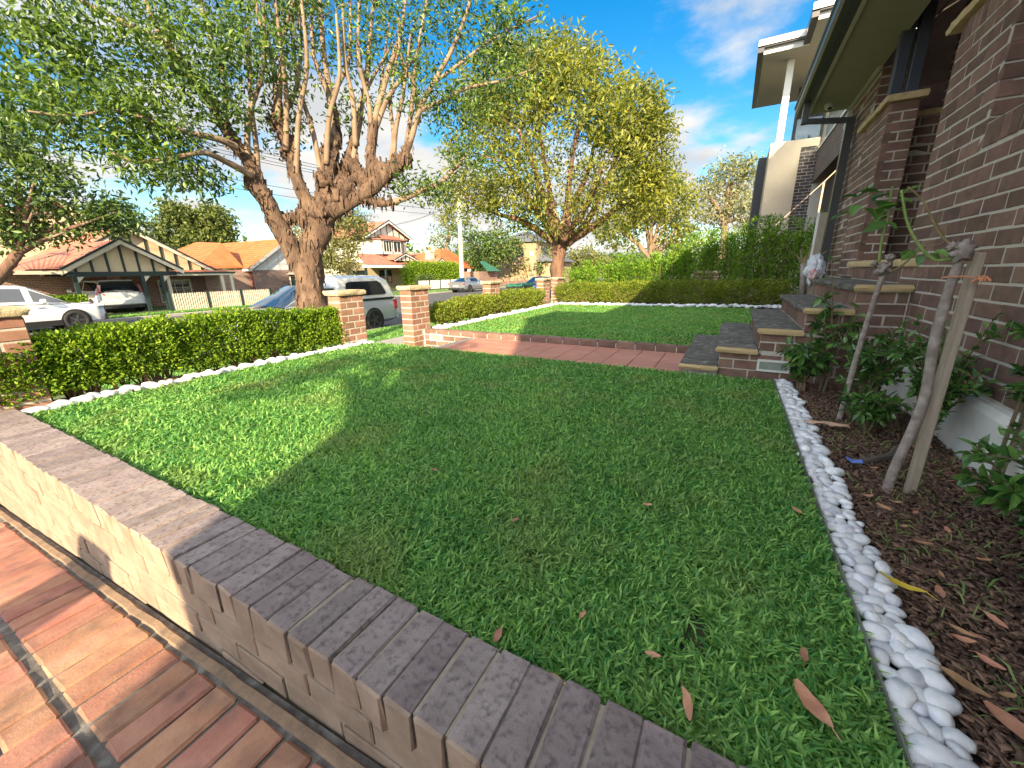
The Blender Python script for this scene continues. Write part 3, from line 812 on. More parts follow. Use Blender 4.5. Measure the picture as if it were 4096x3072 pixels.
def roof_courses(mb, A, B, C, D_, n, t=.03):
    """sawtooth tile courses on the sloping quad A,B (eave) to D_,C (ridge)"""
    A, B, C, D_ = map(Vector, (A, B, C, D_)); nrm = (B - A).cross(D_ - A).normalized()
    if nrm.z < 0: nrm = -nrm
    for i in range(n):
        f0, f1 = i / n, (i + 1.06) / n
        p = [A.lerp(D_, f0) + nrm * t, B.lerp(C, f0) + nrm * t, B.lerp(C, min(f1, 1)) + nrm * .004, A.lerp(D_, min(f1, 1)) + nrm * .004, A.lerp(D_, f0), B.lerp(C, f0)]
        mb.add(p, [(0, 1, 2, 3), (4, 5, 1, 0)])
    return mb
rf = MB(); roof_courses(rf, (.57, -1.6, 3.47), (.57, 8.7, 3.47), (6, 6.2, 6.0), (6, 1.5, 6.0), 16)
roof_courses(rf, (.57, 8.7, 3.47), (12, 8.7, 3.47), (6, 6.2, 6.0), (6, 6.2, 6.0), 16)
roof_courses(rf, (12, -1.6, 3.47), (.57, -1.6, 3.47), (6, 1.5, 6.0), (6, 1.5, 6.0), 16)
rf.obj('roof', M_tiles_br, hs)
MB().box(3, 11.4, -1.2, 8.2, -.1, 3.4).obj('wall', brickmat('brown_brickwork', (.15, .08, .06), (.2, .11, .085), (.45, .41, .36), BH, BL), hs)
# ------------------------------------------------------------------ unseen house added behind the camera, blocks stepped to shape the lawn shade
M_bk_far = brickmat('red_brickwork', (.22, .095, .065), (.28, .13, .09), (.42, .38, .33), BH, BL)
M_tiles_or = mat('orange_roof_tile', (.40, .110, .035), (.50, .160, .055), scale=1.2, rough=.8, bump=.3, bscale=5, bdist=.03)
M_tiles_rd = mat('terracotta_roof_tile', (.36, .13, .085), (.46, .185, .12), scale=1.5, rough=.8, bump=.3, bscale=5, bdist=.03, c3=(.22, .10, .075), c3scale=1.2, c3amt=.6)
nh = thing('rendered_house', 'unseen white house across the driveway, stepped blocks added to shade the lawn', 'house', (5, -8, -.4))
M_nh = mat('bounce_white', (.74, .73, .70), (.80, .79, .76), scale=2, rough=.9)  # white chosen to bounce sky light back into the shaded garden
MB().box(.20, 7, -4.0, -3.7, -.9, 3.58).obj('wall', M_nh, nh)
MB().box(1.0, 7, -5.9, -4.001, -.9, 3.55).obj('wall', M_nh, nh)
MB().box(2.0, 6.5, -6.0, -4.3, 3.5, 6.3).obj('wall', M_nh, nh)
r = MB(); r.box(.2, 7, -4.0, -3.68, 3.58, 3.64); r.box(1.0, 7, -5.9, -4.05, 3.585, 3.66); r.box(1.98, 6.5, -6.05, -4.28, 6.3, 6.36)
r.obj('roof', M_tiles_rd, nh)
w = MB().box(2.5, 4.2, -3.72, -3.66, .6, 2.2).obj('window', mat('white_frame', (.72, .72, .68)), nh)
MB().box(2.6, 4.1, -3.66, -3.65, .7, 2.1).obj('pane', glass('window_glass'), w)
# ================================================================== rendered neighbour with balcony
z5 = lambda x, y: (2900 + x / 1.8437, y / 1.8437)
NY = 16.5
nb = thing('rendered_house', 'two-storey rendered and dark brick house with glass balcony and white post', 'house', (3, 17, 0))
M_rend = mat('beige_render', (.47, .38, .29), (.52, .425, .33), scale=2, rough=.9, bump=.2, bscale=70, bdist=.003)
a = gy(*z5(340, 1050), NY); b = gy(*z5(715, 1005), NY); c = gy(*z5(560, 1080), NY); d = gy(*z5(690, 1075), NY)
PT = b.z
MB().box(a.x, c.x + .01, NY, NY + 5, 0, PT - .001).obj('render_wall', M_rend, nb)
MB().box(c.x + .01, d.x + .02, NY + .02, NY + .3, d.z + .02, PT).obj('render_beam', M_rend, nb)
bwl = MB().box(c.x + .012, d.x + .3, NY + .108, NY + .5, 0, d.z + .02).obj('brick_wall', M_mortar, nb)
M_dkb = mat('charcoal_brick', (.055, .042, .042), (.085, .062, .06), scale=5, rough=.85, rnd=.3)
lst = []; cntb = brick_face(bwl, M_dkb, (c.x + .012, NY + .10, 0), (1, 0, 0), (0, -1, 0), d.x - c.x, .9, .9 + BH * int((d.z - .9) / BH), limit=lambda p: p.z > 2.2, sink=lst, D=.06)
if lst: bricks_joined(bwl, M_dkb, lst)
XW = d.x
sw = MB().box(XW + .01, XW + .3, 11.0, NY + .1, 3.55, PT - .4); sw.box(XW + .01, XW + .3, 9.2, 12.2, 0, PT - .4); sw.box(XW + 1.4, XW + 1.6, 12, NY, 0, 3.6)
MB().box(XW + .34, XW + .42, 12.2, NY + .05, 0, 3.56).obj('garage_panel', mat('charcoal_panel', (.03, .033, .042), rough=.6), nb)  # dark sheet standing in for the shade inside the garage opening
swo = sw.obj('brick_wall', brickmat('charcoal_brickwork', (.085, .06, .055), (.125, .085, .075), (.36, .33, .30), BH, BL), nb)
MB().box(XW - .02, XW + .4, 9.2, NY + .1, PT - .4, PT - .34).obj('parapet_cap', mat('white_cap', (.62, .64, .66), rough=.4), nb)
M_gl = bpy.data.materials.new('balcony_glass'); M_gl.use_nodes = True
_P = M_gl.node_tree.nodes['Principled BSDF']; _P.inputs['Base Color'].default_value = (.75, .88, .9, 1); _P.inputs['Transmission Weight'].default_value = 1; _P.inputs['Roughness'].default_value = .02; _P.inputs['IOR'].default_value = 1.1
MB().box(a.x + .15, XW + .2, NY + .20, NY + .212, PT, PT + 1.05).obj('glass_panel', M_gl, nb)
MB().box(XW + .12, XW + .132, 10.8, NY, PT - .34, PT + 1.0).obj('glass_panel', M_gl, nb)
MB().box(XW + .10, XW + .15, 10.8, NY, PT + 1.0, PT + 1.05).obj('handrail', mat('white_cap', (.62, .64, .66)), nb)
pb = gy(*z5(400, 1040), NY + .05); pt = gy(*z5(480, 440), NY + .05)
MB().box(pb.x - .09, pb.x + .09, NY + .02, NY + .2, PT - .02, pt.z).obj('balcony_post', mat('white_paint', (.74, .74, .72), rough=.5), nb)
SZ = pt.z
q1 = gz(*z5(285, 405), SZ); q2 = gz(*z5(600, 325), SZ); q3 = gz(*z5(720, 135), SZ); q4 = gz(*z5(850, 100), SZ); q5 = gz(*z5(215, 800), SZ)
y1, y3, yf = (q1.y + q2.y) / 2, (q3.y + q4.y) / 2, q5.y
x1, x2 = q1.x, (q2.x + q3.x) / 2
sf = MB(); sf.box(x1, x2, y1, yf, SZ, SZ + .03); sf.box(x2, x2 + 3.5, y3, yf, SZ + .0, SZ + .03)
sf.obj('balcony_soffit', mat('grey_soffit', (.36, .36, .33), rough=.9), nb)
fa = MB(); fa.box(x1, x2 + .0, y1 - .03, y1, SZ - .02, SZ + .20); fa.box(x2, x2 + 3.5, y3 - .03, y3, SZ - .02, SZ + .20)
fa.obj('fascia', MATS['white_paint'], nb)
gu = MB(); gu.box(x1 - .16, x1 - .002, y1 - .16, yf, SZ + .0, SZ + .26); gu.box(x2 - .16, x2 - .002, y3 - .16, y1 - .03, SZ, SZ + .26)
gu.box(x1 - .16, x2 - .16, y1 - .16, y1 - .03, SZ + .12, SZ + .20); gu.box(x2 - .16, x2 + 3.4, y3 - .16, y3 - .03, SZ + .12, SZ + .20)
gu.obj('gutter', M_gut, nb)
gw = MB(); gw.box(x1 - .16, x2 - .16, y1 - .20, y1 - .16, SZ + .15, SZ + .30); gw.box(x2 - .16, x2 + 3.4, y3 - .20, y3 - .16, SZ + .15, SZ + .30)
gw.obj('gutter_face', MATS['white_paint'], nb)
M_tiles_gr = mat('grey_roof_tile', (.22, .20, .18), (.30, .27, .24), scale=2, rough=.85)
r = MB(); roof_courses(r, (x1 - .1, y1 - .15, SZ + .3), (x2 + 3.4, y1 - .15, SZ + .3), (x2 + 3.4, y1 + 4, SZ + 2.0), (x1 + 3, y1 + 4, SZ + 2.0), 12)
roof_courses(r, (x2 - .1, y3 - .15, SZ + .3), (x2 + 3.4, y3 - .15, SZ + .3), (x2 + 3.4, y3 + 4, SZ + 2.0), (x2 + 1, y3 + 4, SZ + 2.0), 12)
roof_courses(r, (x1 - .1, y1, SZ + .3), (x1 - .1, yf, SZ + .3), (x1 + 3, yf, SZ + 1.8), (x1 + 3, y1 + 4, SZ + 1.8), 10)
r.obj('roof', M_tiles_gr, nb)
MB().box(XW + .3, XW + 7, NY + 2.2, NY + 9, 0, SZ + .1).obj('rear_wall', M_rend, nb)
wv = MB().box(XW - .6, XW + .25, NY + 2.12, NY + 2.2, PT, PT + 2.1).obj('window', MATS['dark_frame'], nb)
MB().box(XW - .5, XW + .2, NY + 2.1, NY + 2.12, PT + .08, PT + 2.0).obj('pane', glass('window_glass'), wv)
la = gy(*z5(245, 1190), NY + 2); lb = gy(*z5(335, 1190), NY + 2)
MB().box(la.x, a.x + .02, NY + 1.5, NY + 4, 0, la.z).obj('side_screen', mat('charcoal_panel', (.03, .033, .042), rough=.6), nb)
MB().lathe([(0, -.03), (.05, -.03), (.06, 0)], 14, Matrix.Translation(gy(*z5(522, 1208), NY - .001)) @ Matrix.Rotation(rad(90), 4, 'X')).obj('wall_light', MATS['plate_white'], nb)
# ================================================================== lawns
M_blade = mat('lawn_blade', (.040, .20, .048), (.33, .58, .15), scale=1.3, rough=.5, attr='rnd', trans=.36, spec=.3, c3=(.34, .30, .12), c3scale=2.2, c3amt=.42)
def blades(name, label, n, X, Y, ln, wd, z=0.0, seed=1, lean=(.35, 1.0), near=0.0, m=None, cat='grass', zf=None, poly=None):
    rng = np.random.default_rng(seed)
    x = rng.uniform(*X, n); y = rng.uniform(*Y, n)
    if near:                                  # denser where it is closest, so the blades keep covering the soil
        d = np.hypot(x, y); keep = rng.random(n) < np.clip((near / d) ** 1.35, .12, 1); x, y = x[keep], y[keep]
    if poly is not None:
        k = poly(x, y, rng); x, y = x[k], y[k]
    n = len(x); d = np.hypot(x, y)
    k = np.clip(d / 3.0, .85, 3.2) ** .55 if near else np.ones(n)
    L = rng.uniform(*ln, n) * (.9 + .2 * k); W = rng.uniform(*wd, n) * k
    az = rng.uniform(0, 2 * np.pi, n); le = rng.uniform(*lean, n)
    dr = np.stack([np.cos(az), np.sin(az), np.zeros(n)], 1); sd = np.stack([-np.sin(az), np.cos(az), np.zeros(n)], 1)
    tw = rng.normal(size=n)[:, None] * .5; sd = unit(sd + np.array([[0, 0, 1]]) * tw)
    zz = (zf(x, y) if zf else np.full(n, z)) - .004
    b = np.stack([x, y, zz], 1); upv = np.array([[0, 0, 1.0]])
    m1 = b + upv * (L * .55 * (1.15 - .55 * le))[:, None] + dr * (L * .38 * le)[:, None]
    t = m1 + upv * (L * .45 * (.8 - .95 * le))[:, None] + dr * (L * .62 * le)[:, None]
    V = np.stack([b - sd * W[:, None] * .4, b + sd * W[:, None] * .4, m1 + sd * W[:, None] * .5, m1 - sd * W[:, None] * .5, t], 1).reshape(-1, 3)
    o5 = (np.arange(n) * 5)[:, None]
    F = np.concatenate([o5 + np.array([[0, 1, 2]]), o5 + np.array([[0, 2, 3]]), o5 + np.array([[3, 2, 4]])], 1).reshape(-1, 3)
    rv = np.clip(rng.normal(.42, .31, n), 0, 1)
    o = npobj(name, V, F, m or M_blade, rnd=np.repeat(rv, 5))
    return tag(o, label, cat, kind='stuff')
M_lsoil = mat('lawn_thatch', (.030, .050, .016), (.065, .075, .028), scale=9, rough=1, bump=.8, bscale=90, bdist=.01)
tag(MB().box(-4.63, .43, .695, 4.17, -.05, -.004).obj('lawn_soil', M_lsoil), kind='structure')
bare = lambda x, y, rng: ~((np.hypot((x - .02) / .05, (y - 1.02) / .09) < 1) & (rng.random(len(x)) < .9))
blades('lawn_grass', 'mown lawn of broad bladed grass in front of the brick steps', 560000, (-4.63, .43), (.70, 4.17), (.030, .072), (.0055, .0105), near=1.45, seed=2, poly=bare)
tag(MB().box(-4.55, .62, 5.56, 11.9, -.05, -.004).obj('lawn_soil', M_turf), kind='structure')
blades('lawn_grass', 'mown lawn beyond the tiled path below the back hedge', 75000, (-4.55, .6), (5.56, 11.75), (.04, .07), (.011, .017), seed=3)
blades('verge_grass', 'shaggy grass on the street verge beside the parked ute', 42000, (-10.3, -7.3), (2, 20), (.05, .10), (.012, .02), seed=4,
       zf=lambda x, y: np.interp(x, [-10.32, -10.1, -8.8, -7.3], [-.80, -.79, -.68, -.56]))
blades('verge_grass', 'grass verge across the street below the picket fence', 30000, (-28, -27.05), (5, 60), (.08, .16), (.03, .05), seed=5, zf=lambda x, y: np.interp(x, [-28.3, -27], [-.93, -.97]))
# ================================================================== mulch bed
rng = np.random.default_rng(11)
def chips(name, label, n, X, Y, z0, ln, wd, m, seed, zr=.03):
    r = np.random.default_rng(seed)
    C = np.stack([r.uniform(*X, n), r.uniform(*Y, n), z0 + r.uniform(0, zr, n)], 1)
    D = r.normal(size=(n, 3)); D[:, 2] *= .35; D = unit(D); S = unit(np.cross(D, np.array([[0, 0, 1.0]]) + r.normal(size=(n, 3)) * .35)); N = np.cross(S, D)
    L = r.uniform(*ln, n)[:, None]; W = r.uniform(*wd, n)[:, None]; T = W * .3
    P = [C - D * L - S * W * .6, C - D * L * .8 + S * W, C + D * L + S * W * .5, C + D * L * .9 - S * W]
    V = np.stack(P + [p + N * T for p in P], 1).reshape(-1, 3); o = (np.arange(n) * 8)[:, None]
    T_ = np.array([[4, 5, 6], [4, 6, 7], [0, 1, 5], [0, 5, 4], [1, 2, 6], [1, 6, 5], [2, 3, 7], [2, 7, 6], [3, 0, 4], [3, 4, 7]]).reshape(1, -1)
    F = (o + T_).reshape(-1, 3)
    ob = npobj(name, V, F, m, rnd=np.repeat(r.random(n), 8)); return tag(ob, label, 'mulch', kind='stuff')
M_mulch = mat('bark_mulch', (.06, .034, .024), (.24, .14, .095), scale=9, rough=.95, attr='rnd', bump=.4, bscale=90, bdist=.004)
chips('bark_mulch', 'dark bark mulch covering the bed along the house', 26000, (.59, 1.21), (.75, 4.27), -.018, (.005, .017), (.003, .008), M_mulch, 21, zr=.032)
chips('bark_mulch', 'dark soil and bark under the low sunlit hedge', 3000, (-5.0, -4.66), (.75, 4.15), -.018, (.010, .028), (.005, .012), M_mulch, 22, zr=.03)
M_bl2 = mat('clipping_blade', (.07, .16, .03), (.24, .30, .10), scale=3, rough=.6, attr='rnd', trans=.2)
blades('grass_clippings', 'grass clippings scattered over the dark mulch', 560, (.60, 1.15), (.75, 3.6), (.028, .07), (.003, .006), z=.018, seed=8, lean=(.95, 1.0), m=M_bl2)
# fallen leaves and bark
M_dry = mat('dry_leaf', (.34, .155, .085), (.50, .27, .15), scale=18, rough=.7, rnd=.25, hue=.02, bump=.3, bscale=50, bdist=.004)
def dry_leaf_mesh(seed, curl=.25):
    r = random.Random(seed); mb = MB(); n = 7; rings = []
    for i in range(n):
        t = i / (n - 1); w = (math.sin(math.pi * min(1, t * .92 + .05)) ** .8) * .2 * (1 + (r.random() - .5) * .25)
        z = curl * (t - .5) ** 2 + (r.random() - .5) * .03
        rings.append([(t - .5, -w, z + .10 * w * 4 * curl + r.random() * .03), (t - .5, 0, z), (t - .5, w, z + .10 * w * 4 * curl + r.random() * .03)])
    mb.loft(rings); mb.tube([(.5, 0, rings[-1][1][2]), (.72, .03, .02)], .012, 4)
    return mb.mesh('fallen_leaf', M_dry, smooth=True)
dl = [dry_leaf_mesh(i, .1 + .12 * i) for i in range(5)]
def fallen(x, y, z, size, rot, label, group, me=None, tilt=.2):
    o = link('fallen_leaf', me or RNG.choice(dl)); o.matrix_basis = Matrix.Translation((x, y, z)) @ Matrix.Rotation(rot, 4, 'Z') @ Matrix.Rotation((RNG.random() - .5) * tilt * 2, 4, 'X') @ Matrix.Scale(size, 4)
    return tag(o, label, 'leaf', group)
for px_, py_, s in ((1990, 2545, .05), (2610, 2620, .04), (3215, 2625, .05), (3190, 2045, .05), (2590, 2020, .04), (2330, 2460, .035), (1740, 1880, .045), (2060, 2080, .035), (2230, 2720, .045)):
    p = gz(px_, py_, .04); fallen(p.x, p.y, .042, s, RNG.random() * 6, 'small dry brown leaf lying on the shaded lawn', 'dry leaves on the lawn')
p = gz(3245, 2830, .045); fallen(p.x, p.y, .05, .105, -1.0, 'long curled tan leaf on the lawn beside the pebble edging', None, dl[3])
p = gz(2755, 2830, .045); fallen(p.x, p.y, .055, .075, 1.9, 'upright pointed orange brown leaf stuck in the lawn grass', None, dl[2], tilt=1.2)
for px_, py_, s in ((3620, 2440, .06), (3560, 1960, .045), (3480, 1720, .05), (3790, 2120, .05), (3980, 2480, .06), (3760, 2370, .06), (3850, 2560, .05), (3470, 1985, .05), (3720, 1790, .04), (3930, 2240, .05), (3660, 2050, .04), (3540, 1650, .05)) + tuple((3480 + int(RNG.random() * 560), 1650 + int(RNG.random() * 1350), .03 + RNG.random() * .035) for _ in range(26)):
    if gz(px_, py_, .035).x < .62: continue
    p = gz(px_, py_, .035); fallen(p.x, p.y, .036, s, RNG.random() * 6, 'dry reddish leaf lying on the bark mulch', 'dry leaves on the mulch')
p = gz(3690, 2690, .03); fallen(p.x + .07, p.y, .04, .09, 2.5, 'large ragged brown leaf against the white pebbles', None, dl[1])
p = gz(3880, 2860, .03); fallen(p.x + .07, p.y, .04, .11, -.9, 'longest flat brown leaf on the mulch near the pebbles', None, dl[0])
M_yel = mat('yellow_leaf', (.55, .38, .03), (.68, .50, .06), scale=12, rough=.5)
yl = dry_leaf_mesh(9, .5); yl.materials.clear(); yl.materials.append(M_yel)
p = gz(3605, 2350, .04); o = fallen(p.x, p.y, .045, .11, -.4, 'bright yellow curled leaf on the bark mulch', None, yl)
M_barkp = mat('bark_piece', (.50, .30, .20), (.60, .39, .27), scale=14, rough=.8, bump=.5, bscale=40, bdist=.006)
def bark_piece():
    mb = MB(); r = random.Random(3); rings = []
    p0 = gz(3220, 1690, .05); p1 = gz(3395, 1712, .03)
    for i in range(9):
        t = i / 8; c = p0.lerp(p1, t); w = .035 * (1 + (r.random() - .5) * .5) * (.6 if i in (0, 8) else 1)
        rings.append([c + Vector((.3 * w, -w, .02 * r.random())), c + Vector((0, 0, .022)), c + Vector((-.3 * w, w, .02 * r.random()))])
    mb.loft(rings); return tag(mb.obj('bark_sheet', M_barkp), 'flat ragged piece of pinkish peeled bark on the mulch', 'bark')
bark_piece()
h = thing('curled_strip', 'curled dark strip with blue tip lying on the mulch', 'debris', tuple(gz(3480, 1830, .03)))
mb = MB(); pts = [gz(*q, .03 + e) for q, e in (((3385, 1828), 0), ((3410, 1845), .01), ((3450, 1845), .02))]
MB().tube(pts, [.004, .011, .012], 6, flat=.4).obj('blue_tip', mat('blue_plastic', (.06, .13, .42), rough=.4), h)
MB().tube([gz(*q, .03 + e) for q, e in (((3450, 1845), .02), ((3500, 1835), .03), ((3560, 1825), .03), ((3585, 1790), .05))], [.012, .016, .016, .012], 7, lump=.3).obj('dark_strip', mat('dark_bark_strip', (.08, .065, .055), rough=.9), h)
# ================================================================== hedges
M_box = mat('hedge_leaf', (.045, .13, .012), (.33, .47, .045), scale=2.0, rough=.6, attr='rnd', trans=.35, spec=.25)
M_box2 = mat('hedge_leaf_olive', (.055, .115, .015), (.33, .38, .045), scale=1.5, rough=.6, attr='rnd', trans=.32, spec=.25, c3=(.24, .17, .07), c3scale=4, c3amt=.35)
M_twig = mat('hedge_twig', (.16, .105, .06), (.26, .18, .11), scale=20, rough=.9)
def hedge(label, boxes, n, ln, wd, m, seed, stems, axis='y', cat='hedge', core=True, base=0.0, up=.6, group=None):
    """boxes: clumps (x0,x1,y0,y1,z0,z1); foliage is leaves spread through a lumpy shell"""
    b0 = boxes[0]; t = thing('hedge', label, cat, ((b0[0] + b0[1]) / 2, (b0[2] + b0[3]) / 2, base), group)
    rng = np.random.default_rng(seed); VV, FF, RR, off = [], [], [], 0
    tot = sum((b[1] - b[0]) * (b[3] - b[2]) ** 1.0 for b in boxes)
    for b in boxes:
        k = int(n * (b[1] - b[0]) * (b[3] - b[2]) / tot)
        c = np.array([(b[0] + b[1]) / 2, (b[2] + b[3]) / 2, (b[4] + b[5]) / 2]); h = np.array([b[1] - b[0], b[3] - b[2], b[5] - b[4]]) / 2
        q = rng.normal(size=(k, 3)); q = q / (np.abs(q) ** 5).sum(1, keepdims=True) ** .2          # superellipsoid shell
        depth = rng.random((k, 1)) ** 1.6
        lump = np.array([mnoise.noise(Vector(tuple(p * h * 5.5 + c * 3 + seed))) for p in q])[:, None]
        lump2 = np.array([mnoise.noise(Vector(tuple(p * h * 13 + c * 3 + seed))) for p in q])[:, None]
        rr = (1 + .34 * lump * np.minimum(1, .12 / h.min() + .4) + .20 * lump2) * (1 - .45 * depth)
        C = c + q * h * rr
        C = C[C[:, 2] > b[4] - .04]; q2 = unit((C - c) / h)
        D = unit(q2 + np.array([[0, 0, up]]) + rng.normal(size=C.shape) * .75)
        V, F, st_ = leaf_arrays(C, D, rng.uniform(*ln, len(C)), rng.uniform(*wd, len(C)), rng)
        VV.append(V); FF.append(F + off); off += len(V); RR.append(np.repeat(np.clip(rng.normal(.45, .27, len(C)), 0, 1), st_))
    npobj('foliage', np.concatenate(VV), np.concatenate(FF), m, t, rnd=np.concatenate(RR))
    mb = MB(); r = random.Random(seed)
    for b in boxes:
        for k in range(stems):
            cx = (b[0] + b[1]) / 2 + (r.random() - .5) * (b[1] - b[0]) * .35; cy = b[2] + (b[3] - b[2]) * (.15 + .7 * r.random())
            for w in range(4):
                p = Vector((cx, cy, base)); q = Vector((cx + (r.random() - .5) * (b[1] - b[0]) * .8, cy + (r.random() - .5) * .5 * min(1, b[3] - b[2]), b[4] + (b[5] - b[4]) * (.35 + .5 * r.random())))
                mid = p.lerp(q, .5) + Vector(((r.random() - .5) * .06, (r.random() - .5) * .06, .02))
                mb.tube([p, mid, q], [.010, .007, .003], 5, cap=False)
    mb.obj('stems', M_twig, t)
    return t
hedge('low clipped hedge with bright leaves beside the sunlit lawn', [(-5.10, -4.74, .42, 1.05, .08, .50), (-5.08, -4.76, .80, 1.42, .10, .57), (-5.08, -4.76, 1.20, 2.0, .15, .61), (-5.08, -4.77, 1.85, 2.75, .09, .60), (-5.08, -4.77, 2.55, 3.45, .08, .58), (-5.08, -4.78, 3.2, 4.0, .06, .55)],
      60000, (.024, .044), (.014, .024), M_box, 5, 7, base=-.02)
hedge('low clipped hedge along the street beyond the path pier', [(-5.2, -4.78, 5.95, 6.9, .08, .42), (-5.2, -4.78, 6.6, 8.2, .06, .49), (-5.2, -4.8, 7.9, 9.6, .06, .53), (-5.2, -4.82, 9.3, 11.0, .06, .50)],
      30000, (.030, .05), (.018, .028), M_box2, 6, 8, base=-.02)
hedge('long clipped hedge closing the back of the far lawn', [(-4.85, -3.2, 11.75, 12.25, .10, .62), (-3.5, -1.7, 11.8, 12.3, .08, .65), (-2.0, -.2, 11.85, 12.35, .08, .68), (-.5, 1.3, 11.9, 12.4, .10, .69)],
      34000, (.034, .055), (.02, .03), M_box2, 7, 9, base=-.02)
# tall feathery shrubs behind the back hedge: one thing each
M_lilly = mat('shrub_leaf', (.03, .11, .012), (.28, .46, .05), scale=1.2, rough=.4, attr='rnd', trans=.4, spec=.45)
def upright_shrub(x, y, h, w, n, seed, label, m=None, group='tall shrubs behind the back hedge'):
    t = thing('tall_shrub', label, 'shrub', (x, y, -.02), group); r = random.Random(seed); rng = np.random.default_rng(seed)
    mb = MB(); CC, DD = [], []; ns = 9
    for s in range(ns):
        a = r.random() * 6.28; top = Vector((x + math.cos(a) * w * .42 * r.random() ** .5, y + math.sin(a) * w * .35, h * (.72 + .3 * r.random())))
        p0 = Vector((x + (r.random() - .5) * .1, y + (r.random() - .5) * .1, -.02)); mid = p0.lerp(top, .5) + Vector((math.cos(a) * w * .1, math.sin(a) * w * .1, 0))
        pts = [p0, p0.lerp(mid, .6), mid, mid.lerp(top, .55), top]; mb.tube(pts, [.012, .010, .008, .006, .003], 5, cap=False)
        k = n // ns; tt = rng.random(k) ** .75
        for f in tt:
            f = .08 + .92 * f; i = min(3, int(f * 4)); c = pts[i].lerp(pts[i + 1], f * 4 - i)
            an = rng.random() * 6.28; rad_ = (.04 + w * .30 * (1 - f * .75)) * rng.random() ** .5
            c = c + Vector((math.cos(an) * rad_, math.sin(an) * rad_, (rng.random() - .3) * .08)); CC.append(c); DD.append(Vector((math.cos(an), math.sin(an), .9 + rng.normal() * .5)))
    C = np.array([tuple(c) for c in CC]); Dv = np.array([tuple(d) for d in DD])
    V, F, k = leaf_arrays(C, Dv, rng.uniform(.06, .11, len(C)), rng.uniform(.025, .04, len(C)), rng)
    npobj('foliage', V, F, m or M_lilly, t, rnd=np.repeat(np.clip(rng.normal(.5, .27, len(C)), 0, 1), k)); mb.obj('stems', M_twig, t)
hts = [1.15, 1.3, 1.25, 1.45, 1.35, 1.55, 1.75, 2.0, 2.15, 2.3, 2.35, 2.3, 2.35]
for i, hh in enumerate(hts):
    X_ = -4.7 + i * .535
    od = ('first', 'second', 'third', 'fourth', 'fifth', 'sixth', 'seventh')
    upright_shrub(X_, 12.95 + (i % 3) * .17 + .35 * (i < 7), hh, .95, 2900, 60 + i,
                  (od[i] + ' young bright upright shrub from the corner pier behind the hedge' if i < 6 else od[12 - i] + ' tall dark leafy shrub from the rendered neighbour house'),
                  group=('young shrubs behind the hedge' if i < 6 else 'tall shrubs beside the neighbour'))
# ================================================================== roses and camellias in the mulch bed
M_rosebark = mat('rose_bark', (.19, .15, .135), (.31, .26, .235), scale=22, rough=.9, bump=.9, bscale=55, bdist=.006, c3=(.42, .38, .35), c3scale=30, c3amt=.6)
M_cane = mat('green_cane', (.12, .20, .04), (.22, .30, .09), scale=25, rough=.6)
M_brncane = mat('brown_cane', (.17, .13, .06), (.25, .18, .09), scale=25, rough=.7)
M_timber = mat('weathered_timber', (.29, .235, .185), (.40, .34, .275), scale=6, rough=.9, bump=.5, bscale=24, stretch=(14, 14, 1.2), bdist=.006)
M_rleaf = mat('rose_leaf', (.04, .13, .035), (.20, .36, .09), scale=6, rough=.38, attr='rnd', trans=.3, spec=.55)
def leaf_cluster(parent, name, pts, dirs, ln, wd, m, seed, up=(0, 0, 1)):
    rng = np.random.default_rng(seed); C = np.array([tuple(p) for p in pts]); Dv = np.array([tuple(d) for d in dirs])
    V, F, k = leaf_arrays(C, Dv, rng.uniform(*ln, len(C)), rng.uniform(*wd, len(C)), rng, fold=.16, up=up, four=True)
    return npobj(name, V, F, m, parent, rnd=np.repeat(np.clip(rng.normal(.45, .25, len(C)), 0, 1), k), smooth=False)
def knob(parent, c, r, seed):
    bm = bmesh.new(); bmesh.ops.create_icosphere(bm, subdivisions=3, radius=1)
    for v in bm.verts:
        k = 1 + .6 * mnoise.noise(v.co * 1.9 + Vector((seed, 0, 0))) + .45 * mnoise.noise(v.co * 4.5 + Vector((seed, 0, 0)))
        v.co = Vector(c) + Vector((v.co.x * 1.15, v.co.y * 1.1, v.co.z * 1.05)) * r * k
    me = bpy.data.meshes.new('graft_knob'); bm.to_mesh(me); bm.free(); me.materials.append(M_rosebark); me.polygons.foreach_set('use_smooth', [True] * len(me.polygons))
    return link('graft_knob', me, parent)
def thorns(parent, pts, n, m, seed):
    r = random.Random(seed); mb = MB()
    for _ in range(n):
        f = r.random() * (len(pts) - 1.001); i = int(f); p = Vector(pts[i]).lerp(Vector(pts[i + 1]), f - i); a = r.random() * 6.28
        mb.tube([p, p + Vector((math.cos(a) * .012, math.sin(a) * .012, .004))], [.002, .0005], 4)
    tag(mb.obj('thorns', m, parent), kind='stuff')
def bez(pts, n=10):
    out = []
    P = [Vector(p) for p in pts]
    for i in range(len(P) - 1):
        p0, p1, p2, p3 = P[max(i - 1, 0)], P[i], P[i + 1], P[min(i + 2, len(P) - 1)]
        for k in range(n):
            t = k / n; out.append(.5 * ((2 * p1) + (p2 - p0) * t + (2 * p0 - 5 * p1 + 4 * p2 - p3) * t * t + (3 * p1 - p0 - 3 * p2 + p3) * t ** 3))
    out.append(P[-1]); return out
YR = 2.26
ro = thing('standard_rose', 'thick knobbly rose trunk tied to a timber stake in the mulch bed', 'rose', tuple(gy(3545, 1985, YR)))
sp = bez([gy(*q, YR) for q in ((3535, 2000), (3580, 1870), (3690, 1620), (3735, 1380), (3790, 1180), (3835, 1050))], 6)
MB().tube(sp, [.021 - .005 * i / len(sp) for i in range(len(sp))], 12, lump=.22, seed=2).obj('trunk', M_rosebark, ro, smooth=True)
